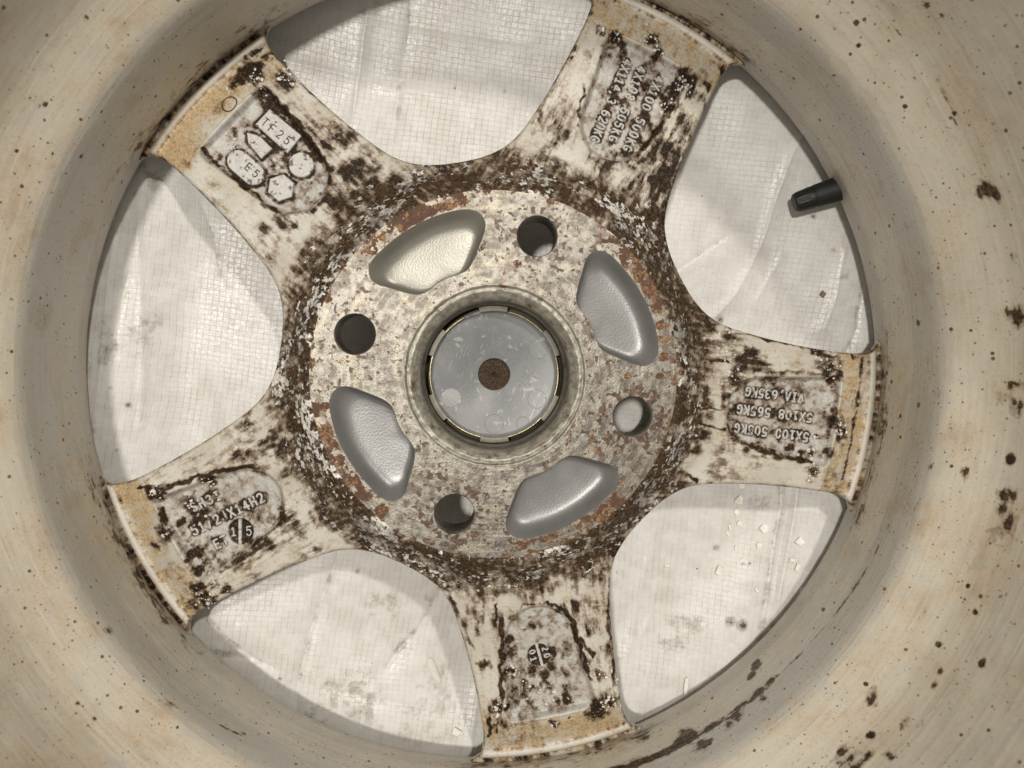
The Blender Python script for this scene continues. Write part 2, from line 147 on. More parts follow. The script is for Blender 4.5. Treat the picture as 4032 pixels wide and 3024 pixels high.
def obj(name, me, mat, parent=None):
    o = bpy.data.objects.new(name, me); COL.objects.link(o)
    if mat and not me.materials: me.materials.append(mat)
    if parent: o.parent = parent
    return o
def grid_faces(nr, nc, wrap=False):
    r = np.arange(nr-1)[:, None]; c = np.arange(nc if wrap else nc-1)[None, :]
    c2 = (c+1) % nc
    return np.stack([r*nc+c, r*nc+c2, (r+1)*nc+c2, (r+1)*nc+c], -1).reshape(-1, 4)
def lathe(prof, n):
    P = np.array(prof, float); a = np.linspace(0, 2*math.pi, n, endpoint=False)
    V = np.stack([P[:,0,None]*np.cos(a), P[:,0,None]*np.sin(a), np.repeat(P[:,1,None], n, 1)], -1).reshape(-1, 3)
    return V, grid_faces(len(P), n, True)[:, ::-1]
def prism(poly, z0, z1, bev=0.0):
    poly = np.array(poly, float)
    area = 0.5*np.sum(poly[:,0]*np.roll(poly[:,1], -1)-np.roll(poly[:,0], -1)*poly[:,1])
    if area < 0: poly = poly[::-1]
    n = len(poly)
    e = np.roll(poly, -1, 0)-poly; e /= np.linalg.norm(e, axis=1)[:, None]+1e-9
    nrm = np.stack([e[:,1], -e[:,0]], 1); vn = nrm+np.roll(nrm, 1, 0)
    vn /= np.maximum(np.sum(vn*nrm, 1), .3)[:, None]
    rings = [(poly+vn*bev*.6, z0), (poly, z1-bev), (poly-vn*bev*.35, z1-bev*.35), (poly-vn*bev, z1)]
    V = []; Fc = []
    for q, z in rings: V += [(x, y, z) for x, y in q]
    for k in range(3):
        for i in range(n):
            j = (i+1) % n; Fc.append((k*n+i, k*n+j, (k+1)*n+j, (k+1)*n+i))
    Fc.append(tuple(range(3*n, 4*n)))
    return V, Fc

# ---------------------------------------------------------------- single-stroke cast lettering
def _arc(cx, cy, rx, ry, a0, a1, n=9):
    return [(cx+rx*math.cos(math.radians(a)), cy+ry*math.sin(math.radians(a))) for a in np.linspace(a0, a1, n)]
W_ = 0.56
GL = {
 '0': [_arc(.28,.5,.26,.5,90,450,18)],
 '1': [[(.1,.8),(.28,1),(.28,0)],[(.08,0),(.48,0)]],
 '2': [_arc(.28,.72,.26,.28,160,-30,8)+[(.04,0),(.54,0)]],
 '3': [_arc(.26,.75,.24,.25,150,-90,9)+_arc(.26,.26,.28,.26,90,-150,9)],
 '4': [[(.4,0),(.4,1),(.02,.3),(.56,.3)]],
 '5': [[(.5,1),(.1,1),(.06,.55)]+_arc(.26,.33,.27,.33,110,-150,9)],
 '6': [_arc(.5,.55,.46,.46,110,180,5)+_arc(.29,.29,.25,.29,180,540,14)],
 '7': [[(.04,1),(.54,1),(.2,0)]],
 '8': [_arc(.28,.75,.22,.25,-90,270,12),_arc(.28,.25,.27,.25,90,450,12)],
 '9': [_arc(.06,.45,.46,.46,-70,0,5)+_arc(.27,.71,.25,.29,0,360,14)],
 'S': [_arc(.28,.74,.24,.26,40,270,9)+_arc(.28,.24,.26,.24,90,-140,9)],
 'H': [[(.04,0),(.04,1)],[(.54,0),(.54,1)],[(.04,.5),(.54,.5)]],
 'I': [[(.28,0),(.28,1)],[(.12,0),(.44,0)],[(.12,1),(.44,1)]],
 'J': [[(.46,1)]+_arc(.26,.22,.2,.22,0,-170,8)],
 'X': [[(.02,0),(.56,1)],[(.02,1),(.56,0)]],
 'E': [[(.52,0),(.06,0),(.06,1),(.52,1)],[(.06,.5),(.44,.5)]],
 'F': [[(.06,0),(.06,1),(.52,1)],[(.06,.5),(.44,.5)]],
 'T': [[(.28,0),(.28,1)],[(.02,1),(.54,1)]],
 'K': [[(.05,0),(.05,1)],[(.52,1),(.06,.42)],[(.2,.58),(.54,0)]],
 'G': [_arc(.3,.5,.27,.5,45,320,14)+[(.54,.42),(.34,.42)]],
 'C': [_arc(.3,.5,.27,.5,45,315,14)],
 'P': [[(.06,0),(.06,1)]+_arc(.28,.75,.25,.25,90,-90,8)+[(.06,.5)]],
 'V': [[(.02,1),(.28,0),(.54,1)]],
 'A': [[(.02,0),(.28,1),(.54,0)],[(.12,.36),(.44,.36)]],
 '/': [[(.14,-.05),(.42,1.05)]],
 ',': [[(.28,.08),(.2,-.14)]],
 '.': [[(.27,.03),(.29,.06)]],
}
def glyph_strokes(ch, cx, cy, ang, hgt, wid=1.0):
    c, s = math.cos(ang), math.sin(ang); out = []
    for st in GL[ch]:
        out.append([(cx+((u-.28)*hgt*wid)*c-((v-.5)*hgt)*s, cy+((u-.28)*hgt*wid)*s+((v-.5)*hgt)*c) for u, v in st])
    return out
def text_strokes(txt, p0, p1, hgt, wid=1.0):
    n = len(txt); ang = math.atan2(p1[1]-p0[1], p1[0]-p0[0]); out = []
    for i, ch in enumerate(txt):
        if ch == ' ': continue
        t = i/max(n-1, 1)
        out += glyph_strokes(ch, p0[0]+(p1[0]-p0[0])*t, p0[1]+(p1[1]-p0[1])*t, ang, hgt, wid)
    return out
def stroke_mesh(strokes, w, hgt, zf):
    """half-round raised beads along polylines lying on the surface zf(x,y)"""
    V = []; Fc = []
    prof = [(-1,-.5),(-.92,.25),(-.6,.8),(0,1),(.6,.8),(.92,.25),(1,-.5)]; m = len(prof)
    for st in strokes:
        P = np.array(st, float)
        L = np.r_[0, np.cumsum(np.hypot(*np.diff(P, axis=0).T))]
        if L[-1] < 1e-6: continue
        k = max(2, int(L[-1]/(w*.7))+1); t = np.linspace(0, L[-1], k)
        Q = np.stack([np.interp(t, L, P[:,0]), np.interp(t, L, P[:,1])], 1)
        T = np.gradient(Q, axis=0); T /= np.linalg.norm(T, axis=1)[:, None]+1e-9
        Q = np.vstack([Q[0]-T[0]*w, Q[0]-T[0]*w*.7, Q, Q[-1]+T[-1]*w*.7, Q[-1]+T[-1]*w])
        T = np.vstack([T[0], T[0], T, T[-1], T[-1]])
        S = np.r_[.12, .72, np.ones(k), .72, .12]
        Nn = np.stack([-T[:,1], T[:,0]], 1)
        z = zf(Q[:,0], Q[:,1])
        b = len(V)
        for q, nn, s, zz in zip(Q, Nn, S, z):
            for u, v in prof: V.append((q[0]+nn[0]*u*w*s, q[1]+nn[1]*u*w*s, zz+v*hgt*(s if v > 0 else 1)))
        for i in range(len(Q)-1):
            for j in range(m-1):
                Fc.append((b+i*m+j, b+i*m+j+1, b+(i+1)*m+j+1, b+(i+1)*m+j))
    return V, [f[::-1] for f in Fc]

# ---------------------------------------------------------------- materials
class Mat:
    def __init__(s, name):
        s.m = bpy.data.materials.new(name); s.m.use_nodes = True
        s.nt = s.m.node_tree; s.b = s.nt.nodes['Principled BSDF']; s._mm = None
    def node(s, t): return s.nt.nodes.new(t)
    def put(s, sock, v):
        if isinstance(v, bpy.types.NodeSocket): s.nt.links.new(v, sock)
        elif isinstance(v, (tuple, list)) and len(v) == 3 and sock.type == 'RGBA': sock.default_value = (*v, 1)
        else: sock.default_value = v
    def co(s):
        if s._mm is None:
            tc = s.node('ShaderNodeTexCoord'); vm = s.node('ShaderNodeVectorMath'); vm.operation = 'SCALE'
            s.nt.links.new(tc.outputs['Object'], vm.inputs[0]); vm.inputs['Scale'].default_value = 1000.0
            s._mm = vm.outputs[0]
        return s._mm
    def noise(s, scale, detail=4, rough=.55, vec=None, dist=0.0, w=None):
        n = s.node('ShaderNodeTexNoise'); n.noise_dimensions = '4D' if w is not None else '3D'
        s.put(n.inputs['Vector'], vec or s.co()); n.inputs['Scale'].default_value = scale
        n.inputs['Detail'].default_value = detail; n.inputs['Roughness'].default_value = rough
        n.inputs['Distortion'].default_value = dist
        if w is not None: n.inputs['W'].default_value = w
        return n.outputs['Fac']
    def voro(s, scale, feature='F1', rnd=1.0, vec=None, out='Distance'):
        n = s.node('ShaderNodeTexVoronoi'); n.feature = feature
        s.put(n.inputs['Vector'], vec or s.co()); n.inputs['Scale'].default_value = scale
        n.inputs['Randomness'].default_value = rnd
        return n.outputs[out]
    def attr(s, name):
        n = s.node('ShaderNodeAttribute'); n.attribute_name = name; return n.outputs['Fac']
    def math(s, op, a, b=0.0, c=None):
        n = s.node('ShaderNodeMath'); n.operation = op; s.put(n.inputs[0], a); s.put(n.inputs[1], b)
        if c is not None: s.put(n.inputs[2], c)
        return n.outputs[0]
    def step(s, x, lo, hi, a=0.0, b=1.0):
        n = s.node('ShaderNodeMapRange'); n.interpolation_type = 'SMOOTHSTEP'
        s.put(n.inputs['Value'], x); n.inputs['From Min'].default_value = lo; n.inputs['From Max'].default_value = hi
        n.inputs['To Min'].default_value = a; n.inputs['To Max'].default_value = b
        return n.outputs[0]
    def mix(s, f, a, b):
        n = s.node('ShaderNodeMix'); n.data_type = 'RGBA'
        s.put(n.inputs[0], f); s.put(n.inputs[6], a); s.put(n.inputs[7], b); return n.outputs[2]
    def mask(s, field, noise, amp, thr=.5, soft=.06):
        x = s.math('MULTIPLY_ADD', s.math('SUBTRACT', noise, .5), amp, field)
        return s.step(x, thr-soft, thr+soft)
    def vec(s, scale):
        n = s.node('ShaderNodeVectorMath'); n.operation = 'MULTIPLY'; s.put(n.inputs[0], s.co()); n.inputs[1].default_value = scale
        return n.outputs[0]
    def polar(s):
        x = s.node('ShaderNodeSeparateXYZ'); s.put(x.inputs[0], s.co())
        r = s.math('SQRT', s.math('ADD', s.math('MULTIPLY', x.outputs[0], x.outputs[0]), s.math('MULTIPLY', x.outputs[1], x.outputs[1])))
        a = s.math('ARCTAN2', x.outputs[1], x.outputs[0])
        return r, a, x.outputs[2]
    def comb(s, x, y, z):
        n = s.node('ShaderNodeCombineXYZ'); s.put(n.inputs[0], x); s.put(n.inputs[1], y); s.put(n.inputs[2], z); return n.outputs[0]
    def bump(s, height, dist_mm, strength=1.0, prev=None):
        n = s.node('ShaderNodeBump'); n.inputs['Strength'].default_value = strength; n.inputs['Distance'].default_value = dist_mm*MM
        s.put(n.inputs['Height'], height)
        if prev is not None: s.put(n.inputs['Normal'], prev)
        return n.outputs[0]
    def out(s, color, rough, metal=0.0, normal=None, spec=None):
        s.put(s.b.inputs['Base Color'], color); s.put(s.b.inputs['Roughness'], rough); s.put(s.b.inputs['Metallic'], metal)
        if normal is not None: s.put(s.b.inputs['Normal'], normal)
        if spec is not None: s.put(s.b.inputs['Specular IOR Level'], spec)
        return s.m

def mat_spoke():
    m = Mat('grimy_cast_paint')
    tarx, chipx, ochx, rec, nl, cone = m.attr('tar'), m.attr('chip'), m.attr('ochre'), m.attr('recess'), m.attr('low'), m.attr('cone')
    nf = m.noise(1.0, 4, .62); dn = m.math('SUBTRACT', nf, .5)
    base = m.mix(m.step(nl, -.5, .6), (.53,.515,.465), (.45,.425,.37))
    base = m.mix(m.step(nf, .50, .75, 0, .35), base, (.36,.31,.23))
    base = m.mix(m.math('MULTIPLY', rec, .85), base, m.mix(m.step(nf, .35, .65), (.34,.34,.335), (.50,.50,.49)))
    base = m.mix(m.attr('rim'), base, (.47,.44,.375))
    oc = m.step(m.math('MULTIPLY_ADD', dn, .5, ochx), .10, .85)
    base = m.mix(m.math('MULTIPLY', oc, .85), base, m.mix(m.step(nf, .38, .68), (.53,.40,.23), (.36,.23,.10)))
    ng = m.noise(2.3, 3, .6); dg = m.math('SUBTRACT', ng, .5)
    tx = m.math('ADD', m.math('MULTIPLY_ADD', dn, .55, tarx), m.math('MULTIPLY', dg, .35))
    base = m.mix(m.step(tx, .0, .48, 0, .88), base, m.mix(m.step(tarx, .05, .5), (.28,.195,.115), (.115,.072,.040)))
    tm = m.step(tx, .47, .68)
    base = m.mix(tm, base, m.mix(m.step(m.math('MULTIPLY_ADD', cone, .10, nf), .44, .72), (.016,.0105,.007), (.085,.052,.030)))
    cm = m.step(m.math('ADD', m.math('MULTIPLY_ADD', dn, .5, chipx), m.math('MULTIPLY', dg, .5)), .52, .68)
    base = m.mix(cm, base, m.mix(m.math('MULTIPLY', cone, m.step(nl, .7, -.6)), m.mix(m.step(nf, .36, .60), (.48,.46,.43), (.84,.82,.79)), m.mix(m.step(nf, .36, .62), (.17,.162,.15), (.32,.308,.29))))
    rough = m.math('ADD', m.math('MULTIPLY_ADD', tm, .22, .42), m.math('MULTIPLY', cm, .15))
    m.put(m.b.inputs['Specular IOR Level'], m.math('SUBTRACT', .45, m.math('MULTIPLY', tm, .32)))
    hgt = m.math('ADD', m.math('MULTIPLY', nf, .10), m.math('ADD', m.math('MULTIPLY', tm, .09), m.math('MULTIPLY', cm, .30)))
    return m.out(base, rough, 0.0, m.bump(hgt, 1.0, .85))

def mat_letter(dark=False):
    m = Mat('cast_letter_paint' if not dark else 'tar_filled_engraving')
    nf = m.noise(1.0, 5, .65)
    if dark: return m.out(m.mix(m.step(nf, .4, .7), (.02,.013,.009), (.09,.06,.035)), .45, 0, m.bump(nf, .1, .6))
    c = m.mix(m.step(nf, .4, .65), (.42,.415,.40), (.54,.53,.51))
    c = m.mix(m.step(m.noise(.45, 4, .62, w=2.), .56, .62, 0, .9), c, (.035,.023,.014))
    return m.out(c, .45, 0, m.bump(nf, .08, .6))

def mat_barrel():
    m = Mat('weathered_rim_paint')
    tarx, cream_tintx, low, patch = m.attr('tar'), m.attr('cream_tint'), m.attr('low'), m.attr('patch')
    nf = m.noise(.8, 4, .65); dn = m.math('SUBTRACT', nf, .5)
    base = m.mix(m.step(low, -.6, .6), (.52,.505,.465), (.48,.455,.40))
    warm = m.step(m.math('MULTIPLY_ADD', dn, .6, cream_tintx), 0.0, .85)
    base = m.mix(warm, base, m.mix(m.step(patch, -.5, .7), (.59,.545,.455), (.56,.48,.37)))
    base = m.mix(m.step(nf, .53, .74, 0, .38), base, (.33,.25,.16))
    base = m.mix(m.step(patch, .35, 1.0, 0, .38), base, (.36,.27,.17))
    for sc, th, k in ((.105, .13, 1.0), (.26, .19, .9), (.55, .24, .7)):
        n = m.node('ShaderNodeTexVoronoi'); m.put(n.inputs['Vector'], m.co()); n.inputs['Scale'].default_value = sc
        sep = m.node('ShaderNodeSeparateColor'); m.put(sep.inputs[0], n.outputs['Color'])
        size = m.math('MULTIPLY', m.math('POWER', sep.outputs[0], 1.6), th)
        d = m.math('MULTIPLY_ADD', dn, .10, n.outputs['Distance'])
        sp = m.step(m.math('SUBTRACT', size, d), 0.0, .03)
        base = m.mix(m.math('MULTIPLY', sp, k), base, m.mix(sep.outputs[1], (.030,.020,.014), (.15,.085,.04)))
    tx = m.math('MULTIPLY_ADD', dn, .7, tarx)
    base = m.mix(m.step(tx, .14, .56, 0, .55), base, (.20,.13,.065))
    tm = m.step(tx, .50, .64)
    base = m.mix(tm, base, m.mix(m.step(nf, .4, .7), (.020,.013,.009), (.12,.075,.04)))
    lath = m.attr('lath')
    base = m.mix(m.step(lath, .15, .9, 0, .22), base, (.36,.29,.20))
    n5 = m.noise(1.9, 3, .6); base = m.mix(m.math('MULTIPLY', m.step(n5, .60, .68), m.step(patch, -.6, .5, .15, .75)), base, (.27,.175,.095))
    hgt = m.math('ADD', m.math('ADD', m.math('MULTIPLY', nf, .05), m.math('MULTIPLY', lath, .06)), m.math('MULTIPLY', tm, .12))
    return m.out(base, m.math('SUBTRACT', .42, m.math('MULTIPLY', tm, .1)), 0.0, m.bump(hgt, 1.0, .7))

def mat_pad():
    m = Mat('corroded_machined_face')
    rustx, spotx, mott, lath = m.attr('rust'), m.attr('spot'), m.attr('mott'), m.attr('lath')
    nf = m.noise(1.2, 5, .7); dn = m.math('SUBTRACT', nf, .5)
    base = m.mix(m.step(m.math('ADD', mott, m.math('MULTIPLY', dn, 3.2)), -.55, .55), (.265,.25,.222), (.12,.107,.093))
    base = m.mix(m.step(nf, .56, .68, 0, .8), base, (.36,.34,.30))
    base = m.mix(m.step(nf, .44, .37, 0, .8), base, (.105,.075,.052))
    base = m.mix(m.step(lath, .1, .8, 0, .35), base, (.42,.38,.28))
    sx = m.step(m.math('MULTIPLY_ADD', dn, .8, spotx), .60, .68)
    base = m.mix(sx, base, m.mix(m.step(nf, .4, .65), (.032,.020,.014), (.13,.06,.03)))
    rx = m.math('MULTIPLY_ADD', dn, 1.1, rustx)
    base = m.mix(m.step(rx, .22, .58, 0, .45), base, (.20,.135,.085))
    rm = m.step(rx, .52, .62)
    rcol = m.mix(m.step(nf, .44, .58), (.070,.032,.018), m.mix(m.step(mott, -.1, .5), (.11,.052,.026), (.33,.18,.075)))
    base = m.mix(rm, base, rcol)
    metal = m.math('SUBTRACT', .72, m.math('MULTIPLY', m.math('MAXIMUM', rm, sx), .70))
    hgt = m.math('ADD', m.math('MULTIPLY', nf, .13), m.math('ADD', m.math('MULTIPLY', lath, .03), m.math('MULTIPLY', rm, .07)))
    rough = m.math('ADD', m.math('MULTIPLY_ADD', nf, .25, .28), m.math('MULTIPLY', rm, .3))
    return m.out(base, rough, metal, m.bump(hgt, 1.0, .85))

def mat_pocket(tint):
    m = Mat('silver_pocket_paint')
    nf = m.noise(1.5, 2, .5); nm = m.noise(.12, 3, .6)
    c = m.mix(m.step(nm, .35, .7), tint, tuple(v*.86 for v in tint))
    return m.out(c, .36, .40, m.bump(nf, .06, .85))

def mat_bore():
    m = Mat('oxidised_bore_metal')
    r, a, z = m.polar()
    nf = m.noise(1.0, 5, .7); nm = m.noise(.30, 5, .66)
    lines = m.noise(1.0, 2, .6, vec=m.comb(m.math('MULTIPLY', a, 3.0), m.math('MULTIPLY', z, 2.0), m.math('MULTIPLY', r, 2.0)))
    c = m.mix(m.step(nm, .38, .62), (.33,.315,.27), (.19,.18,.15))
    c = m.mix(m.step(nf, .57, .66, 0, .7), c, (.50,.48,.40))
    c = m.mix(m.step(lines, .52, .68, 0, .6), c, (.17,.14,.095))
    c = m.mix(m.step(nm, .60, .66, 0, .85), c, (.12,.055,.025))
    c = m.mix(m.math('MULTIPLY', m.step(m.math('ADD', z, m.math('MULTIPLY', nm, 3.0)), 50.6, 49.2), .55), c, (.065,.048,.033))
    return m.out(c, .42, .40, m.bump(m.math('ADD', nf, lines), .12, .7))

def mat_simple(name, c1, c2, rough, metal=0.0, scale=.5, bump=.05):
    m = Mat(name); nf = m.noise(scale, 6, .65)
    return m.out(m.mix(m.step(nf, .35, .68), c1, c2), rough, metal, m.bump(nf, bump, .6))

def mat_cap():
    m = Mat('grey_plastic')
    x = m.node('ShaderNodeSeparateXYZ'); m.put(x.inputs[0], m.co())
    nf = m.noise(2.2, 5, .6); nl = m.noise(.09, 5, .6)
    c = m.mix(m.step(nl, .35, .65), (.225,.23,.236), (.185,.19,.197))
    c = m.mix(m.step(nf, .64, .70, 0, .4), c, (.13,.13,.13))
    # scratched bright patches, rubbed along one direction
    u = m.math('ADD', m.math('MULTIPLY', x.outputs[0], .94), m.math('MULTIPLY', x.outputs[1], -.35))
    v = m.math('ADD', m.math('MULTIPLY', x.outputs[0], .35), m.math('MULTIPLY', x.outputs[1], .94))
    ns = m.noise(1.0, 4, .65, vec=m.comb(m.math('MULTIPLY', u, 2.4), m.math('MULTIPLY', v, .16), 0.0))
    pat = m.step(m.noise(.10, 5, .65, w=1.7, dist=.8), .47, .60)
    scr = m.math('MULTIPLY', m.step(ns, .54, .66), pat)
    c = m.mix(m.math('MULTIPLY', scr, .6), c, (.52,.52,.50))
    c = m.mix(m.step(m.noise(.16, 6, .65, w=4.4, dist=1.2), .585, .62, 0, .55), c, (.48,.48,.47))
    r, a, z = m.polar()
    rim = m.mask(m.step(r, 20.5, 24.6), m.noise(.3, 7, .65), 1.1, .75, .2)
    c = m.mix(m.math('MULTIPLY', rim, .6), c, (.27,.22,.13))
    return m.out(c, m.math('SUBTRACT', .40, m.math('MULTIPLY', scr, .12)), 0.0, m.bump(nf, .03, .5))

def mat_tarp():
    m = Mat('woven_white_tarp')
    dirt, nl, nm, wash = m.attr('dirt'), m.attr('low'), m.attr('mid'), m.attr('wash')
    x = m.node('ShaderNodeSeparateXYZ'); m.put(x.inputs[0], m.co())
    nf = m.noise(.8, 5, .68); dn = m.math('SUBTRACT', nf, .5)
    c7, s7 = math.cos(math.radians(7)), math.sin(math.radians(7))
    u = m.math('ADD', m.math('MULTIPLY', x.outputs[0], c7/2.5), m.math('MULTIPLY', x.outputs[1], -.13/2.5))
    v = m.math('ADD', m.math('MULTIPLY', x.outputs[0], s7/2.05), m.math('MULTIPLY', x.outputs[1], c7/2.05))
    u = m.math('ADD', u, m.math('MULTIPLY', nl, 1.1)); v = m.math('ADD', v, m.math('MULTIPLY', nl, .9))
    fu, fv = m.math('FRACT', u), m.math('FRACT', v)
    iu, iv = m.math('FLOOR', u), m.math('FLOOR', v)
    par = m.math('MODULO', m.math('ABSOLUTE', m.math('ADD', iu, iv)), 2.0)
    wn = m.node('ShaderNodeTexWhiteNoise'); wn.noise_dimensions = '2D'; m.put(wn.inputs['Vector'], m.comb(iu, iv, 0.0))
    rnd = wn.outputs['Value']
    sepc = m.node('ShaderNodeSeparateColor'); m.put(sepc.inputs[0], wn.outputs['Color'])
    cu = m.math('MULTIPLY', m.math('ABSOLUTE', m.math('SUBTRACT', fu, .5)), 2.0)
    cv = m.math('MULTIPLY', m.math('ABSOLUTE', m.math('SUBTRACT', fv, .5)), 2.0)
    eu, ev = m.step(cu, .82, .94), m.step(cv, .85, .96)
    gap_u = m.math('MULTIPLY', eu, m.step(m.math('ADD', m.math('MULTIPLY', rnd, .6), m.math('MULTIPLY', nm, .45)), -.15, .75))
    gap_v = m.math('MULTIPLY', m.math('MULTIPLY', ev, .6), m.step(m.math('ADD', m.math('MULTIPLY', sepc.outputs[1], .6), m.math('MULTIPLY', nm, .45)), .0, 1.0))
    gap = m.math('MAXIMUM', gap_u, gap_v)
    c = m.mix(m.step(nm, -.5, .6), (.67,.66,.645), (.61,.597,.575))
    c = m.mix(m.math('MULTIPLY', rnd, .14), c, (.48,.46,.43))
    c = m.mix(m.math('MULTIPLY', gap, m.step(wash, -.7, .7, .12, .42)), c, (.22,.195,.17))
    dx = m.math('MULTIPLY_ADD', dn, .9, dirt)
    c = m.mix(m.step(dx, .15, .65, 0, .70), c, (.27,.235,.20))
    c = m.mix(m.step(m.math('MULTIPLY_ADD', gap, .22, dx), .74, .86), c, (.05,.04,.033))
    c = m.mix(m.step(wash, .05, .9, 0, .24), c, (.48,.44,.39))
    vd = m.voro(.055); c = m.mix(m.step(vd, .026, .016), c, (.04,.03,.025))
    hgt = m.math('SUBTRACT', m.math('MULTIPLY', par, .018), m.math('MULTIPLY', m.math('ADD', eu, ev), .045))
    hgt = m.math('ADD', hgt, m.math('MULTIPLY', nf, .09))
    return m.out(c, m.step(nf, .35, .65, .30, .50), 0.0, m.bump(hgt, 1.0, .7), .55)

M = dict(spoke=mat_spoke(), letter=mat_letter(), tarfill=mat_letter(True), barrel=mat_barrel(), pad=mat_pad(),
         pocket=mat_pocket((.225,.225,.224)), pocket_y=mat_pocket((.25,.243,.21)), bore=mat_bore(), cap=mat_cap(), tarp=mat_tarp(),
         clip=mat_simple('aged_clip_plastic', (.36,.345,.30), (.28,.26,.215), .5, 0, .5),
         wire=mat_simple('tarnished_spring_wire', (.50,.45,.30), (.28,.22,.12), .32, .85, .7),
         blister=mat_simple('pale_corrosion_crystals', (.78,.76,.72), (.30,.25,.20), .6, 0, .9, .15),
         rubber=mat_simple('black_valve_rubber', (.006,.006,.006), (.012,.0115,.011), .6, 0, .8),
         vcap=mat_simple('black_valve_plastic', (.005,.005,.005), (.010,.0095,.009), .5, 0, .8),
         flake=mat_simple('dry_paint_flake', (.88,.86,.81), (.78,.74,.65), .55, 0, .8),
         brown=mat_simple('brown_flake', (.17,.12,.08), (.30,.24,.18), .7, 0, .8))
def mat_rust_plug():
    m = Mat('rusty_wire_mesh'); nf = m.noise(1.7, 6, .7); ng = m.noise(2.4, 5, .65, w=2.)
    c = m.mix(m.step(nf, .42, .6), (.030,.021,.014), (.10,.06,.03))
    c = m.mix(m.step(ng, .60, .66), c, (.42,.24,.10)); c = m.mix(m.step(m.noise(3.0,4,.6,w=6.), .66, .70), c, (.55,.48,.36))
    return m.out(c, .5, .3, m.bump(nf, .5, .9))
M['plug'] = mat_rust_plug()
def mat_drop():
    m = Mat('clear_gel'); m.b.inputs['Transmission Weight'].default_value = .15; m.b.inputs['IOR'].default_value = 1.4
    nf = m.noise(.5, 4, .6)
    return m.out(m.mix(nf, (.84,.82,.78), (.76,.73,.68)), .15, 0.0, m.bump(nf, .1, .4))
M['drop'] = mat_drop()

def tag(o, label=None, cat=None, group=None, kind=None):
    if label: o['label'] = label
    if cat: o['category'] = cat
    if group: o['group'] = group
    if kind: o['kind'] = kind
    return o

# ================================================================ the tarp under the wheel
def tarp_height(x, y):
    p = np.stack([x, y, np.zeros_like(x)], 1)
    z = 1.6*fbm(p/60.0, 2)+.12*fbm(p/14.0, 2, off=5.0)
    for pts, w, s in CREASES:
        xs = [q[0] for q in pts]; ys = [q[1] for q in pts]
        m = (x > min(xs)-25*w) & (x < max(xs)+25*w) & (y > min(ys)-25*w) & (y < max(ys)+25*w)
        if not m.any(): continue
        xm, ym = x[m], y[m]
        P = cr_spline(pts, False, 5) if len(pts) > 2 else np.array(pts)
        d = seg_dist(xm+.25*vnoise(p[m]/6.0), ym, [tuple(q) for q in P])
        z[m] += s*(.40*np.exp(-(d/(w*1.15))**2)+.42*np.exp(-(d/(w*6.0))**2))
    z = z+4.0*sstep(95, 152, -x*.98+.1*y)+6.0*sstep(118, 156, np.hypot(x, y))
    return z-51.4
def build_tarp():
    t = np.linspace(-1, 1, 520); ax = 178*t+420*np.sign(t)*np.clip(np.abs(t)-.955, 0, 1)**1.35*30
    X, Y = np.meshgrid(ax, ax); x, y = X.ravel(), Y.ravel()
    r = np.hypot(x, y)
    z = tarp_height(x, y)
    z = np.where(r > 174, np.minimum(z, -52.6), z)
    me = mesh_from('tarp', np.stack([x, y, z], 1), grid_faces(520, 520))
    d = stain_field(x, y, TARP_DIRT, [])
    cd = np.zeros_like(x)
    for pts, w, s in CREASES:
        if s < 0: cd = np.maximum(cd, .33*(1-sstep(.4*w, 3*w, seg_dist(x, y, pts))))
    p = np.stack([x, y, np.zeros_like(x)], 1)
    mid = fbm(p/5., 4, .6, off=31.)
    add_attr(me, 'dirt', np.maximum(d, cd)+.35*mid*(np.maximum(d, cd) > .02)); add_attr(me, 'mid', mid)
    add_attr(me, 'low', .9*fbm(p/70., 2, off=2.)+.12*fbm(p/14., 2, off=12.)); add_attr(me, 'wash', fbm(p/24., 5, .6, off=7.))
    o = obj('tarp', me, M['tarp']); o['kind'] = 'structure'; return o
build_tarp()

# ================================================================ the wheel
wheel = bpy.data.objects.new('alloy_wheel', None); COL.objects.link(wheel)
tag(wheel, 'grimy pale five-spoke car wheel lying face down on white tarp', 'wheel')

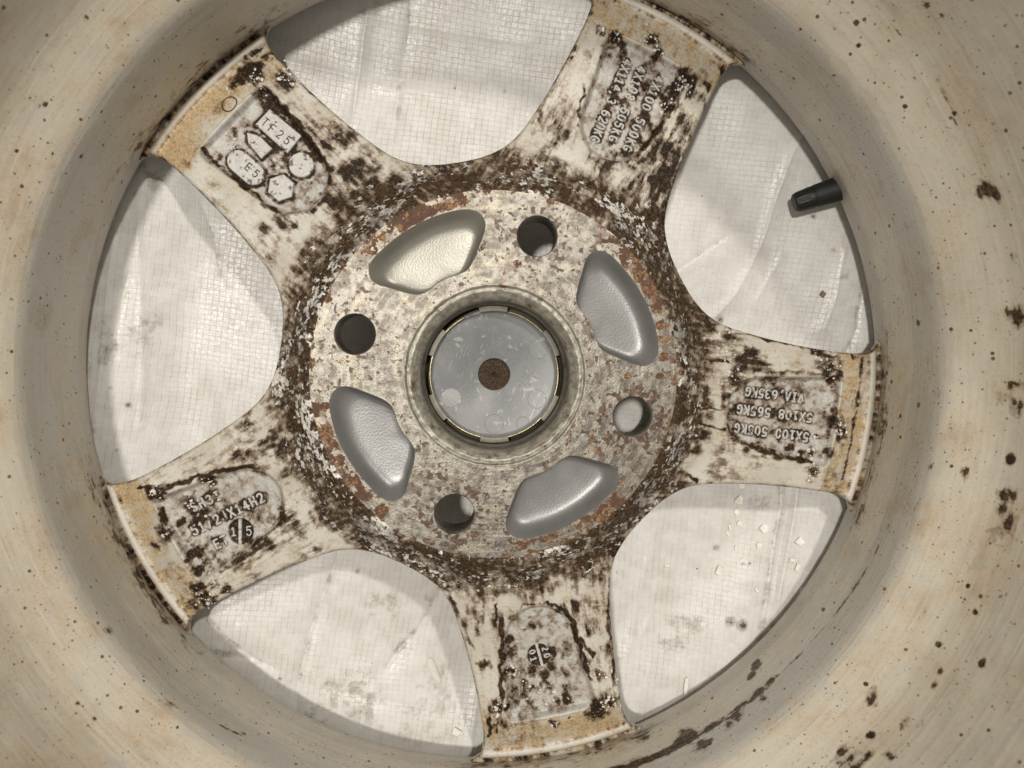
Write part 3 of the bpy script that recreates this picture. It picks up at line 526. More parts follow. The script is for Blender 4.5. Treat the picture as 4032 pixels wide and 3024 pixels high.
# ---- barrel
PROF = [(181,-51.5),(176,-50.8),(168,-48.5),(161,-45.5),(156.2,-40),(153.2,-32),(151.2,-22.5),(151.3,-19),(151.6,-14),(152,-8),(152.2,-6.5),(152.3,0),(152.6,7),(153.2,10),(154.6,13),(158,18),(161.5,23),(164.6,29),(167,38),(169,52),(170.8,70),(172.4,88),(173.6,93),(176,98.5),(179,100.5),(181,99.5),(181.5,94),(178,90),(177.5,80),(175.5,58),(171,36),(160,22),(157,8),(157,-8),(161,-22),(170,-36),(182,-42),(184,-47),(181,-51.5)]
def build_barrel():
    P = np.array(PROF, float)
    L = np.r_[0, np.cumsum(np.hypot(*np.diff(P, axis=0).T))]
    i_in = 23
    t = np.r_[np.arange(0, L[i_in], .8), np.linspace(L[i_in], L[-1], 40)]
    rr, zz = np.interp(t, L, P[:,0]), np.interp(t, L, P[:,1])
    k = np.array([1,2,3,2,1.]); k /= k.sum()
    rs = rr.copy(); zs = zz.copy()
    for it in range(3):
        c_r, c_z = np.convolve(rs, k, 'valid'), np.convolve(zs, k, 'valid')
        w_ = np.clip((zs[2:-2]-2)/4, 0, 1) if it else 1.0
        rs[2:-2] += (c_r-rs[2:-2])*w_; zs[2:-2] += (c_z-zs[2:-2])*w_
    n = 1360
    V, Fc = lathe(np.stack([rs, zs], 1), n)
    V = V.reshape(-1, n, 3); rows = len(rs)
    ang = np.degrees(np.linspace(0, 2*math.pi, n, endpoint=False))
    A, Z = np.broadcast_to(ang, (rows, n)), np.broadcast_to(zs[:, None], (rows, n))
    Rr = np.broadcast_to(rs[:, None], (rows, n))
    # arc-length style coordinates so that stains keep their shape on the slope
    tt = np.broadcast_to(t[:len(rs), None], (rows, n)).ravel()
    hz = np.interp
    inner = np.arange(rows) < np.searchsorted(t, L[i_in])
    zi = np.where(inner, zs, 1e6)
    h2t = lambda h: np.interp(h, P[6:22,1], L[6:22])
    x = (A*math.pi/180*155).ravel()
    blobs = [(a*math.pi/180*155, h2t(h), r, s) for a, h, r, s in BARREL_BLOBS]
    lines = [([(a*math.pi/180*155, h2t(h)) for a, h in pts], w, s) for pts, w, s in BARREL_LINES]
    tar = stain_field(x, tt, blobs, lines)
    # grime in the corner where each spoke runs into the barrel
    for sa in SPOKES.values():
        da = np.abs((A.ravel()-sa+180) % 360-180)
        tar = np.maximum(tar, .40*(1-sstep(13, 18, da))*sstep(-32, -26, Z.ravel())*(1-sstep(-22, -14, Z.ravel())))
    cream_tint = (sstep(6, 15, Z.ravel())*(1-.25*sstep(26, 70, Z.ravel()))*.70+.36*(1-sstep(-10, -4, Z.ravel())))*inner.repeat(n)+.02  # cream tint by height: slope and lower lip, greyer wall between
    pos = V.reshape(-1, 3)
    nrm_r = .10*fbm(pos/9.0, 3)
    d = pos[:, :2]/np.linalg.norm(pos[:, :2], axis=1)[:, None]
    pos[:, :2] += d*nrm_r[:, None]
    n1_ = fbm(pos/4.5, 5, .62, off=2.); cyl = np.stack([x/7., tt*1.6, np.zeros_like(x)], 1); n2_ = fbm(cyl, 3, .6)
    me = mesh_from('barrel', pos, Fc); add_attr(me, 'tar', tar+(.55*n1_+.25*n2_)*(.25+.75*(tar > .05))-.03)
    add_attr(me, 'cream_tint', cream_tint+.35*n1_); add_attr(me, 'lath', fbm(np.stack([x/30., tt*1.1, 0*x], 1), 3, .7, off=5.)); add_attr(me, 'low', fbm(pos/55., 3, off=6.)); add_attr(me, 'patch', fbm(pos/16., 5, .62, off=40.)+.25*n2_)
    return obj('barrel', me, M['barrel'], wheel)
SPOKES = {'UR': 63.86, 'UL': 135.86, 'LL': 207.86, 'B': 279.86, 'R': 351.86}
build_barrel()

# ---- spokes: one 72 degree sector of the casting each
EDGE = np.array([(77.3,0),(77.75,7.1),(79.3,14.1),(82.3,20.6),(86.7,26.2),(91.8,31.2),(97.1,36.1),(102.9,41.0),(109.8,46.5),(118,52.6),(124.5,57.0),(129.5,59.6),(133.5,60.4),(137.6,58.9),(140.6,55.4),(143,50.6),(144.6,46.2)])
EDGE = EDGE*(1+.016*sstep(128, 148, np.hypot(EDGE[:,0], EDGE[:,1])))[:, None]
def _edge_curve():
    Q = cr_spline(EDGE, False, 12); r = np.hypot(Q[:,0], Q[:,1]); a = 36-np.degrees(np.arctan2(Q[:,1], Q[:,0]))
    o = np.argsort(r); return r[o], a[o]
ER, EA = _edge_curve()
HR = np.array([(63.4,0),(64.4,-.15),(65.4,-.7),(67,-2.6),(69.5,-5.8),(72,-9.0),(75,-12.4),(78,-14.6),(82,-16.2),(88,-17),(100,-17.6),(120,-18.6),(131.6,-19.2),(132.6,-19.6),(133.6,-20.4),(136,-21.6),(140,-24.0),(144,-26.5),(146.2,-27.6),(147.0,-27.7),(147.9,-27.0),(149.0,-26.8),(149.9,-27.3),(150.6,-28.2),(152.6,-28.6)])
RECESS = [(88,0),(88.4,-3.5),(89.8,-7),(92.5,-10.2),(96,-12.4),(101,-14.0),(112,-15.2),(126,-17.2),(129.8,-17.4),(131.6,-16.4),(132,-14.5),(132.2,0),(132,14.5),(131.6,16.4),(129.8,17.4),(126,17.2),(112,15.2),(101,14.0),(96,12.4),(92.5,10.2),(89.8,7),(88.4,3.5)]
RECESS = [tuple(q) for q in cr_spline(RECESS, True, 4)]
def to_local(x, y, sa):
    a = math.radians(sa); c, s = math.cos(a), math.sin(a); return x*c+y*s, -x*s+y*c
def top_z(x, y, sa, edge_d=None, with_rec=True):
    r = np.hypot(x, y); z = np.interp(r, HR[:,0], HR[:,1])
    lx, ly = to_local(x, y, sa); sd = None
    if with_rec:
        sd = poly_sdf(lx, ly, RECESS)
        z = z-2.9*sstep(.3, -2.0, sd)-.5*sstep(-2, -9, sd)
    if edge_d is not None:
        R_ = 1.8; q = np.clip(edge_d, 0, R_); z = z-(R_-np.sqrt(np.maximum(R_*R_-(R_-q)**2, 0)))
    return z, sd
TEXT = {   # spoke: (characters, centre of first, centre of last, height)
 'LL': [('SH3I',(-110.4,-49.1),(-101.7,-45.1),3.2),('51/2JX14H2',(-110.3,-57.9),(-85.9,-45.9),3.4),('ET',(-102.2,-63.1),(-99.4,-61.6),3.3)],
 'UR': [('4X114,3 620KG',(49.4,115.2),(37.3,86.6),3.2),('4X108 505KG',(54.6,112.8),(44.1,86.9),3.2),('4X100 500KG',(61.3,109.3),(49.4,83.4),3.2)],
 'R': [('VIA,635KG',(117.6,-9.3),(96.4,-6.7),3.3),('5X108 565KG',(121.1,-16.8),(93.3,-13.4),3.3),('5X100 505KG',(119.9,-24.3),(92.3,-20.5),3.3)],
 'B': [], 'UL': []}
BOLTS = {'LL': ((-93.4,-58.4), 4.9), 'B': ((17.5,-107.1), 4.5)}
def build_spoke(key):
    sa = SPOKES[key]
    r = np.concatenate([np.arange(63.4, 76.9, .38), 77.3+np.linspace(0, 1, 22)**2*3.2, np.arange(80.9, 145, .40), 152.5-np.linspace(1, 0, 26)**1.6*7.4])
    r = np.unique(np.round(r, 4)); nr = len(r)
    a = np.where(r <= 77.3, 36.0, np.interp(r, ER, EA)); a = np.minimum(a, np.where(r > 145, 13.4, 90))
    nc = 190
    u = np.linspace(-1, 1, nc); u = np.sign(u)*(1-(1-np.abs(u))**1.12)
    A = np.radians(sa+a[:, None]*u[None, :]); Rr = np.broadcast_to(r[:, None], A.shape)
    x, y = (Rr*np.cos(A)).ravel(), (Rr*np.sin(A)).ravel(); rf = Rr.ravel()
    lx, ly = to_local(x, y, sa)
    # true distance to the window edge, measured in the mirrored window frame
    th = np.radians(36)
    ed = np.full(x.shape, 50.0)
    Q = cr_spline(EDGE, False, 4)
    wx, wy = lx*math.cos(th)+np.abs(ly)*math.sin(th), -lx*math.sin(th)+np.abs(ly)*math.cos(th)
    near = rf > 75
    ed[near] = seg_dist(wx[near], -wy[near], [tuple(q) for q in Q])
    ed = np.where(rf < 77.3, np.minimum(ed, 50), ed)
    z, sd = top_z(x, y, sa, ed)
    p = np.stack([x, y, z], 1)
    big = fbm(p/11.0, 3, off=3.)
    cone = sstep(62.0, 63.4, rf)*(1-sstep(74, 88, rf+7*big))
    bl = list(TAR_BLOBS)
    tar = stain_field(x+.8*fbm(p/3.0, 2, off=1.), y+.8*fbm(p/3.0, 2, off=8.), bl, TAR_LINES)
    strokes = []
    for txt, p0, p1, h in TEXT[key]: strokes += text_strokes(txt, p0, p1, h)
    for st in strokes:
        xs = [q[0] for q in st]; ys = [q[1] for q in st]
        m = (x > min(xs)-2.5) & (x < max(xs)+2.5) & (y > min(ys)-2.5) & (y < max(ys)+2.5)
        d = seg_dist(x[m], y[m], st); tar[m] = np.maximum(tar[m], .62*(1-sstep(.45, 1.7, d)))
    for k, (c, R_) in BOLTS.items():
        if k == key:
            d = np.hypot(x-c[0], y-c[1]); tar = np.maximum(tar, 1.0*(1-sstep(R_-.5, R_+.3, d)))
            z = z-.9*(1-sstep(R_-.5, R_+.05, d))
    if key == 'UL':
        for poly in PLATES:
            d = np.abs(poly_sdf(x, y, poly)); tar = np.maximum(tar, .74*(1-sstep(.5, 2.0, d)))
    inrec = sstep(.2, -.8, sd)
    wall = np.exp(-((sd+1.9)/.8)**2)
    tar = np.maximum(tar, wall*(.26+.34*big))
    tar = np.maximum(tar, inrec*(.25+.16*big))
    tar = np.maximum(tar, cone*(.68+.24*big))
    tar = np.maximum(tar, .30*np.exp(-((rf-147.0)/.6)**2))
    tar = np.maximum(tar, .30*(1-sstep(.3, 1.2, ed)))
    tar = np.maximum(tar, (.12+.18*big+.22*(1-sstep(86, 108, rf)))*sstep(84, 92, rf)*(1-sstep(144, 147, rf)))
    tar = np.maximum(tar, (.40+.25*big)*sstep(149.8, 150.8, rf))
    chip = cone*(.40+.24*fbm(p/14., 2, off=9.))
    blob = stain_field(x, y, bl, [])
    chip = np.maximum(chip, np.clip(blob-.40, 0, 1)*.56)
    chip = np.maximum(chip, inrec*(.10+.1*big))
    chip = np.where(cone > .05, chip, chip*(1-.3*(blob > .93)))
    ochre = sstep(129, 136, rf+3*big)*(1-sstep(147.2, 148, rf))*(.60+.36*fbm(p/20., 2, off=61.))+.16*sstep(84, 90, rf)*(1-inrec)+.26*np.clip(blob, 0, .6)
    ochre = np.where(rf > 149.5, .5, ochre)
    # relief of the crust
    crust = np.clip(np.maximum(cone, blob), 0, 1)
    f2 = fbm(p/1.7, 3, off=21.)
    disp = crust*(.26*f2+.34*np.maximum(fbm(p/2.6, 3, off=4.), 0))+.03*fbm(p/2., 2)+inrec*.05*f2
    disp = disp*sstep(63.4, 64.6, rf)*sstep(0, 1.0, ed)*(1-sstep(146, 147, rf))
    z = z+disp
    V = np.stack([x, y, z], 1); Fc = [grid_faces(nr, nc)]
    aa_ = np.arctan2(y, x); q2 = np.stack([rf*.10, aa_*70., np.zeros_like(x)], 1); stk = fbm(q2, 3, .6)
    n1_ = fbm(p/2.8, 5, .70, off=50.); n3_ = fbm(p/1.5, 4, .66, off=70.)
    dr_ = fbm(np.stack([lx/6.0, ly/1.3, 0*lx], 1), 4, .6, off=80.)          # drips run along the spoke
    amp = .36+.64*sstep(.05, .40, tar); ampc = .1+.9*sstep(.03, .3, chip)
    at = dict(tar=tar+amp*((.42+.24*inrec)*n1_+.34*dr_*(1-inrec)), chip=chip+ampc*.62*n3_, ochre=ochre+.35*n1_+.3*stk-.1, recess=inrec, low=fbm(p/13., 3, off=33.), cone=cone, rim=sstep(149.2, 150, rf))
    # side walls down to the front of the wheel, along the window edge, plus the front face
    i0 = int(np.searchsorted(r, 77.2)); idx = np.arange(i0, nr)
    base = len(V); extra = []; cols = {}
    for side in (0, nc-1):
        e = V[idx*nc+side]
        tx = np.gradient(e[:, :2], axis=0); tx /= np.linalg.norm(tx, axis=1)[:, None]+1e-9
        nn = np.stack([-tx[:,1], tx[:,0]], 1)*(1 if side else -1)*1.0
        prev = idx*nc+side
        for dz, din in ((1.0, -.05), (3.5, .3), (7, 1.0), (10.4, 2.6)):
            q = e.copy(); q[:, :2] -= nn*din; q[:, 2] = np.minimum(e[:, 2], -17.)-dz*(1-.5*sstep(140., 149., r[idx]))
            n0 = base+sum(len(v) for v in extra); extra.append(q); cur = n0+np.arange(len(idx))
            f = np.stack([prev[:-1], prev[1:], cur[1:], cur[:-1]], 1)
            Fc.append(f if side == 0 else f[:, ::-1]); prev = cur
        cols[side] = prev
    f = np.stack([cols[0][:-1], cols[0][1:], cols[nc-1][1:], cols[nc-1][:-1]], 1); Fc.append(f)
    ex = np.concatenate(extra); V = np.vstack([V, ex]); Fc = np.vstack(Fc)
    me = mesh_from('spoke', V, Fc[:, ::-1] if False else Fc)
    for k, v in at.items(): add_attr(me, k, np.r_[v, np.full(len(ex), {'tar': .10, 'ochre': .2}.get(k, 0.0))])
    o = obj('spoke', me, M['spoke'], wheel)
    zf = lambda X, Y: top_z(np.asarray(X, float), np.asarray(Y, float), sa)[0]
    for txt, p0, p1, h in TEXT[key]:
        V2, F2 = stroke_mesh(text_strokes(txt, p0, p1, h), .44, .58, zf)
        obj('cast_lettering', mesh_from('cast_lettering', V2, F2), M['letter'], o)
    return o, zf

BLISTERS = {}
def lump(rg, c, rad):
    bm = bmesh.new(); bmesh.ops.create_icosphere(bm, subdivisions=1, radius=1.0)
    sx, sy, sz = rad*rg.uniform(.7, 1.3), rad*rg.uniform(.7, 1.3), rad*rg.uniform(.35, .75)
    V = [(c[0]+v.co.x*sx*rg.uniform(.8, 1.2), c[1]+v.co.y*sy*rg.uniform(.8, 1.2), c[2]+v.co.z*sz*rg.uniform(.8, 1.2)) for v in bm.verts]
    Fc = [tuple(v.index for v in f.verts) for f in bm.faces]; bm.free(); return V, Fc
def blisters(key):
    o, zf = SPOKE_OBJ[key]; rg = random.Random(len(key)*7+ord(key[0])); V = []; Fc = []
    for cx, cy, sp, n in CRYSTALS[key]:
        for k in range(n):
            x, y = cx+rg.gauss(0, sp), cy+rg.gauss(0, sp)
            rad = rg.choice((.22, .3, .38, .5, .75)); z = float(zf(np.array([x]), np.array([y]))[0])
            if math.hypot(x, y) > 146.5: continue
            v, f = lump(rg, (x, y, z+.05), rad); b = len(V); V += v; Fc += [tuple(i+b for i in q) for q in f]
    bo = obj('corrosion_blisters', mesh_from('corrosion_blisters', V, Fc), M['blister'], o); bo['kind'] = 'stuff'

def ngon(cx, cy, r, n, a0=0.0): return [(cx+r*math.cos(a0+2*math.pi*i/n), cy+r*math.sin(a0+2*math.pi*i/n)) for i in range(n)]
def obround(p, q, r, n=10):
    a = math.atan2(q[1]-p[1], q[0]-p[0])
    return [(q[0]+r*math.cos(a-math.pi/2+math.pi*i/n), q[1]+r*math.sin(a-math.pi/2+math.pi*i/n)) for i in range(n+1)]+[(p[0]+r*math.cos(a+math.pi/2+math.pi*i/n), p[1]+r*math.sin(a+math.pi/2+math.pi*i/n)) for i in range(n+1)]
PLATES = [[(-80.9,95.3),(-69.5,86.0),(-74.7,79.7),(-86.0,89.8)], [(-89.1,86.9),(-84.7,85.9),(-80.1,81.3),(-84.1,77.6),(-88.7,83.2)],
          obround((-92.2,76.6),(-86.9,72.0),4.0), ngon(-77.0,67.2,5.0,6,.35), ngon(-69.7,75.5,4.5,28)]
SPOKE_OBJ = {}
for key in ('UL', 'UR', 'R', 'B', 'LL'):
    SPOKE_OBJ[key] = build_spoke(key)
tag(SPOKE_OBJ['UL'][0], 'spoke with raised casting plates in its recess'); tag(SPOKE_OBJ['UR'][0], 'spoke with three lines of bolt pattern figures')
tag(SPOKE_OBJ['R'][0], 'spoke with three upside-down lines of load figures'); tag(SPOKE_OBJ['B'][0], 'spoke with a slotted date stamp only')
tag(SPOKE_OBJ['LL'][0], 'spoke marked with the rim size and offset')

for key in CRYSTALS: blisters(key)
# raised plates of the upper left spoke
so, zf = SPOKE_OBJ['UL']
for poly, nm in zip(PLATES, ('raised_rectangle', 'raised_pentagon', 'raised_obround', 'raised_hexagon', 'raised_disc')):
    c = np.mean(poly, axis=0); zc = float(zf(c[0:1], c[1:2])[0])
    V, Fc = prism(poly, zc-.8, zc+1.15, .35)
    po = obj(nm, mesh_from(nm, V, Fc, smooth=False), M['letter'], so)
def flat_text(parent, strokes, z, w=.22, mat='tarfill', h=.12):
    V, Fc = stroke_mesh(strokes, w, h, lambda X, Y: np.full(np.shape(X), z))
    return obj('cast_lettering', mesh_from('cast_lettering', V, Fc), M[mat], parent)
zc = float(zf(np.array([-78.]), np.array([88.]))[0])+1.15
a_ = math.atan2(86.0-95.3, -69.5+80.9)
st = []
for ch, c in (('T', (-82.4, 90.6)), ('F', (-80.0, 88.4)), ('2', (-77.2, 86.4)), ('5', (-74.6, 84.2))): st += glyph_strokes(ch, c[0], c[1], a_, 2.9)
flat_text(so, st, zc)
zc = float(zf(np.array([-89.]), np.array([74.]))[0])+1.15
st = []
for ch, c in (('E', (-88.6, 74.6)), ('5', (-85.9, 72.2))): st += glyph_strokes(ch, c[0], c[1], a_, 2.7)
flat_text(so, st, zc)
V, Fc = stroke_mesh([[(-95.3+2.9*math.cos(t)*(1+.05*math.sin(3*t)), 97.0+2.9*math.sin(t)) for t in np.linspace(0, 2*math.pi, 30)]], .26, .22, zf)
obj('ejector_mark', mesh_from('ejector_mark', V, Fc), M['tarfill'], so)
# date stamp inserts
def insert(key, slot, glyphs, w):
    o, zf = SPOKE_OBJ[key]; c, R_ = BOLTS[key]; z = float(zf(np.array([c[0]]), np.array([c[1]]))[0])-.9
    (ax, ay), (bx, by) = slot; d = np.array([bx-ax, by-ay]); d /= np.linalg.norm(d); n = np.array([-d[1], d[0]])*w
    V, Fc = prism([(ax-n[0], ay-n[1]), (bx-n[0], by-n[1]), (bx+n[0], by+n[1]), (ax+n[0], ay+n[1])], z-.3, z+1.0, .2)
    obj('stamp_bar', mesh_from('stamp_bar', V, Fc, smooth=False), M['letter'], o)
    st = []
    for ch, cx, cy, ang, h in glyphs: st += glyph_strokes(ch, cx, cy, ang, h)
    V, Fc = stroke_mesh(st, .34, .6, lambda X, Y: np.full(np.shape(X), z))
    obj('cast_lettering', mesh_from('cast_lettering', V, Fc), M['letter'], o)
dn = math.atan2(-111.3+102.9, 18.8-16.5)
insert('B', ((16.4,-102.7),(18.8,-111.4)), [('0',14.9,-106.2,dn,2.3),('1',15.5,-109.0,dn,2.3),('2',19.9,-104.9,dn,2.3),('0',20.7,-107.7,dn,2.3)], .55)
insert('LL', ((-93.6,-53.9),(-93.7,-63.0)), [('5',-90.6,-58.4,.08,3.3),('1',-96.2,-58.6,.08,3.0)], .60)

# ---- mounting face with lug holes and pockets
LUG = [73.52+90*k for k in range(4)]
LUGR = 6.8
POCK = [(49.2,21.6),(51.5,21.2),(53.6,19.8),(55.2,16.8),(56.5,12.2),(57.7,6.0),(58.1,-.5),(57.8,-7),(56.6,-13),(55.0,-17.8),(53,-20.6),(50.4,-22),(47.6,-21.8),(45.0,-20.0),(41.4,-16.0),(38.2,-12.0),(36.5,-8.8),(36.5,-5.6),(37.2,-1.5),(37.2,2.5),(36.5,6.6),(37.0,10.0),(39.6,13.6),(43.4,17.4),(46.6,20.6)]
POCK_S = cr_spline(POCK, True, 4)
def rotp(P, deg):
    a = math.radians(deg); c, s = math.cos(a), math.sin(a); P = np.asarray(P); return np.stack([P[:,0]*c-P[:,1]*s, P[:,0]*s+P[:,1]*c], 1)
PANG = [28.5+90*k for k in range(4)]
def plate_mesh(name, loops, holes, spacing, z, flip=False):
    pts = []; edges = []
    for lp in loops:
        b = len(pts); n = len(lp); pts += [tuple(q) for q in lp]; edges += [(b+i, b+(i+1) % n) for i in range(n)]
    g = np.arange(-90., 90., spacing); X, Y = np.meshgrid(g, g*.97); X[1::2] += spacing/2
    rng = np.random.RandomState(4); X = X.ravel()+rng.uniform(-.2, .2, X.size)*spacing; Y = Y.ravel()+rng.uniform(-.2, .2, Y.size)*spacing
    ok = np.ones(len(X), bool)
    d0 = poly_sdf(X, Y, [tuple(q) for q in loops[0]]); ok &= d0 < -spacing*.6
    for lp in loops[1:]: ok &= poly_sdf(X, Y, [tuple(q) for q in lp]) > spacing*.6
    pts += list(zip(X[ok], Y[ok]))
    vv, ee, ff, _, _, _ = delaunay_2d_cdt([Vector(q) for q in pts], edges, [], 0, 1e-5)
    P = np.array([(v.x, v.y) for v in vv]); T = np.array(ff); c = P[T].mean(1)
    keep = poly_sdf(c[:,0], c[:,1], [tuple(q) for q in loops[0]]) < 0
    for lp in loops[1:]: keep &= poly_sdf(c[:,0], c[:,1], [tuple(q) for q in lp]) > 0
    T = T[keep]
    if flip: T = T[:, ::-1]
    return P, T
lug_loops = [np.array(ngon(50*math.cos(math.radians(a)), 50*math.sin(math.radians(a)), LUGR+.35, 44)) for a in LUG]
pock_loops = [rotp(POCK_S, a) for a in PANG]
P, T = plate_mesh('mounting_face', [np.array(ngon(0,0,63.5,240)), np.array(ngon(0,0,31.5,160))]+lug_loops+pock_loops, None, .62, 0)
r = np.hypot(P[:,0], P[:,1]); ang = np.degrees(np.arctan2(P[:,1], P[:,0])) % 360
p3 = np.stack([P[:,0], P[:,1], np.zeros(len(P))], 1); nb = fbm(p3/9., 3)
rust = .05+.12*nb+.36*sstep(60.5, 63, r)
pd = np.min([np.abs(poly_sdf(P[:,0], P[:,1], [tuple(q) for q in lp])) for lp in pock_loops], axis=0)
for a in PANG:   # rust strips outside the outer edge of every pocket
    da = np.abs((ang-a+180) % 360-180)
    rust = np.maximum(rust, (.62+.45*nb)*(1-sstep(15, 27, da))*sstep(57.4, 59.4, r))
rust = np.maximum(rust, stain_field(P[:,0], P[:,1], RUST_BLOBS, []))
spot = .38+.25*nb
for a, k in zip(LUG, (.6, .4, .85, 1.)):
    d = np.hypot(P[:,0]-50*math.cos(math.radians(a)), P[:,1]-50*math.sin(math.radians(a)))
    spot = np.maximum(spot, k*1.15*(1-sstep(8, 17, d)))
me = mesh_from('mounting_face', np.c_[P, .05*nb], T); 
add_attr(me, 'rust', rust+.65*fbm(p3/2.6, 5, .66, off=11.)); add_attr(me, 'spot', spot*.72-.10+.85*fbm(p3/1.3, 3, .6, off=13.)); add_attr(me, 'mott', fbm(p3/2.2, 4, .68, off=15.))
add_attr(me, 'lath', fbm(np.stack([np.radians(ang)*5., r*1.3, 0*r], 1), 3, .6, off=3.))
obj('mounting_face', me, M['pad'], wheel)
# lug hole: chamfer, bore and flared seat
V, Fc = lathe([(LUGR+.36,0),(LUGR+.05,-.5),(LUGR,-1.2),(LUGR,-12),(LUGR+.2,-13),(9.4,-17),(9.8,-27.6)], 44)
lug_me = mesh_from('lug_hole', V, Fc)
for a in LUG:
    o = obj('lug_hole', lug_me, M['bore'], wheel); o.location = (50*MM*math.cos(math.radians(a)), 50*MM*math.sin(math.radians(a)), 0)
# pockets
cen = POCK_S.mean(0)
rings = [(1.0,0),(.99,-.25),(.965,-.9),(.93,-1.9),(.89,-3.0),(.85,-3.9),(.81,-4.5),(.76,-4.9),(.68,-5.1),(.55,-5.2),(.4,-5.3),(.2,-5.35)]
V = []; n = len(POCK_S)
for s, z in rings:
    q = cen+(POCK_S-cen)*s+np.array([-2.1*min(1, (1-s)/.24), 0])
    zz = np.full(n, z)
    V += np.c_[q, np.full(n, z) if s > .9 else zz].tolist()
Fc = grid_faces(len(rings), n, True).tolist(); V.append((cen[0]-2.1, cen[1], -5.4)); c_i = len(V)-1; b = (len(rings)-1)*n
pk_faces = [tuple(f)[::-1] for f in Fc]+[(b+(i+1) % n, b+i, c_i) for i in range(n)]
pk_me = mesh_from('casting_pocket', V, pk_faces)
pk_me_y = pk_me.copy()
for k, a in enumerate(PANG):
    o = obj('casting_pocket', pk_me_y if k == 1 else pk_me, M['pocket_y'] if k == 1 else M['pocket'], wheel); o.rotation_euler = (0, 0, math.radians(a))
    if k == 1: tag(o, 'pocket with yellowed silver paint')
# front of the hub, facing the tarp
P, T = plate_mesh('hub_front', [np.array(ngon(0,0,80,120)), np.array(ngon(0,0,24,60))]+[np.array(ngon(50*math.cos(math.radians(a)), 50*math.sin(math.radians(a)), 9.8, 30)) for a in LUG], None, 8, 0, True)
m_under = mat_simple('silver_front_paint', (.45,.45,.44), (.38,.38,.37), .4, .3)
obj('hub_front', mesh_from('hub_front', np.c_[P, np.full(len(P), -27.6)], T), m_under, wheel)

# ---- centre bore
prof = [(33.4,0.0),(33.0,.05),(32.6,-.3),(32.2,-.75),(31.6,-.55),(30.8,-.6),(29.6,-1.3),(28.4,-2.3),(27.7,-3.2),(27.4,-4.2),(27.3,-9.5),(26.9,-10.0),(26.5,-10.4),(26.4,-22),(25.6,-26)]
Pp = np.array(prof); L = np.r_[0, np.cumsum(np.hypot(*np.diff(Pp, axis=0).T))]; t = np.arange(0, L[-1], .35)
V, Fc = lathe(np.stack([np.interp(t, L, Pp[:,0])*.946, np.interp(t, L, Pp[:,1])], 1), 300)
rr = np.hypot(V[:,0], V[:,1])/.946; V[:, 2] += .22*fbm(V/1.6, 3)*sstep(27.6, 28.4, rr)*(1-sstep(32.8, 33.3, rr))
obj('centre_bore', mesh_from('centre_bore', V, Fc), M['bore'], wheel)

# ---- centre cap seen from behind
ZC = -15.5
V, Fc = lathe([(6.15,-3.0),(6.2,-.1),(6.35,0),(22.9,0),(23.5,.2),(23.9,.7),(24.1,1.6),(24.5,1.6),(25.6,-1.5),(26.4,-3)], 140); V[:, 2] += ZC
V[:, :2] *= .946
cap = obj('centre_cap', mesh_from('centre_cap', V, Fc), M['cap'], wheel); tag(cap, 'grey plastic centre cap with round date dials')
g = np.linspace(0, 1, 26); V = []
rngp = np.random.RandomState(2)
for rr in g: V += [(6.15*rr*math.cos(a), 6.15*rr*math.sin(a), ZC-1.6+.35*rngp.uniform(-1, 1)) for a in np.linspace(0, 2*math.pi, 90, endpoint=False)]
obj('rusty_mesh_plug', mesh_from('rusty_mesh_plug', V, grid_faces(26, 90, True)), M['plug'], cap)
for a, rr, rad in ((90,18.7,3.9),(150,18.9,3.7),(270,19.2,3.7),(330,19.2,3.6),(30,19.4,3.7),(300.5,22,2.5)):
    cx, cy = rr*math.cos(math.radians(a)), rr*math.sin(math.radians(a))
    V, Fc = stroke_mesh([[(cx+rad*math.cos(t), cy+rad*math.sin(t)) for t in np.linspace(0, 2*math.pi, 44)]], .10, .10, lambda X, Y: np.full(np.shape(X), ZC))
    obj('ejector_ring', mesh_from('ejector_ring', V, Fc), M['cap'], cap)
cx, cy = 18.9*math.cos(math.radians(209)), 18.9*math.sin(math.radians(209))
mb = Mat('bright_ribbed_plastic'); xx = mb.node('ShaderNodeSeparateXYZ'); mb.put(xx.inputs[0], mb.co())
rib = mb.math('SINE', mb.math('MULTIPLY', mb.math('ADD', xx.outputs[0], mb.math('MULTIPLY', xx.outputs[1], -.45)), 9.0))
mrib = mb.out(mb.mix(mb.step(rib, -.5, .8), (.40,.41,.41), (.66,.66,.65)), .35, .2, mb.bump(rib, .15, .8))
V, Fc = lathe([(0.02,.22),(3.5,.22),(3.75,.12),(3.8,-.05)], 40); V += np.array([cx, cy, ZC])
obj('ribbed_disc', mesh_from('ribbed_disc', V, Fc), mrib, cap)
fl_z = lambda X, Y: np.full(np.shape(X), ZC)
mlet = mat_simple('embossed_plastic', (.33,.34,.345), (.28,.285,.29), .4)
d = np.array([math.cos(math.radians(-57)), math.sin(math.radians(-57))]); c0 = np.array([-10.8,-5.4])
V, Fc = stroke_mesh(text_strokes('PCF56', tuple(c0-d*5.0), tuple(c0+d*5.0), 3.5), .13, .20, fl_z)
obj('embossed_code', mesh_from('embossed_code', V, Fc), mlet, cap)
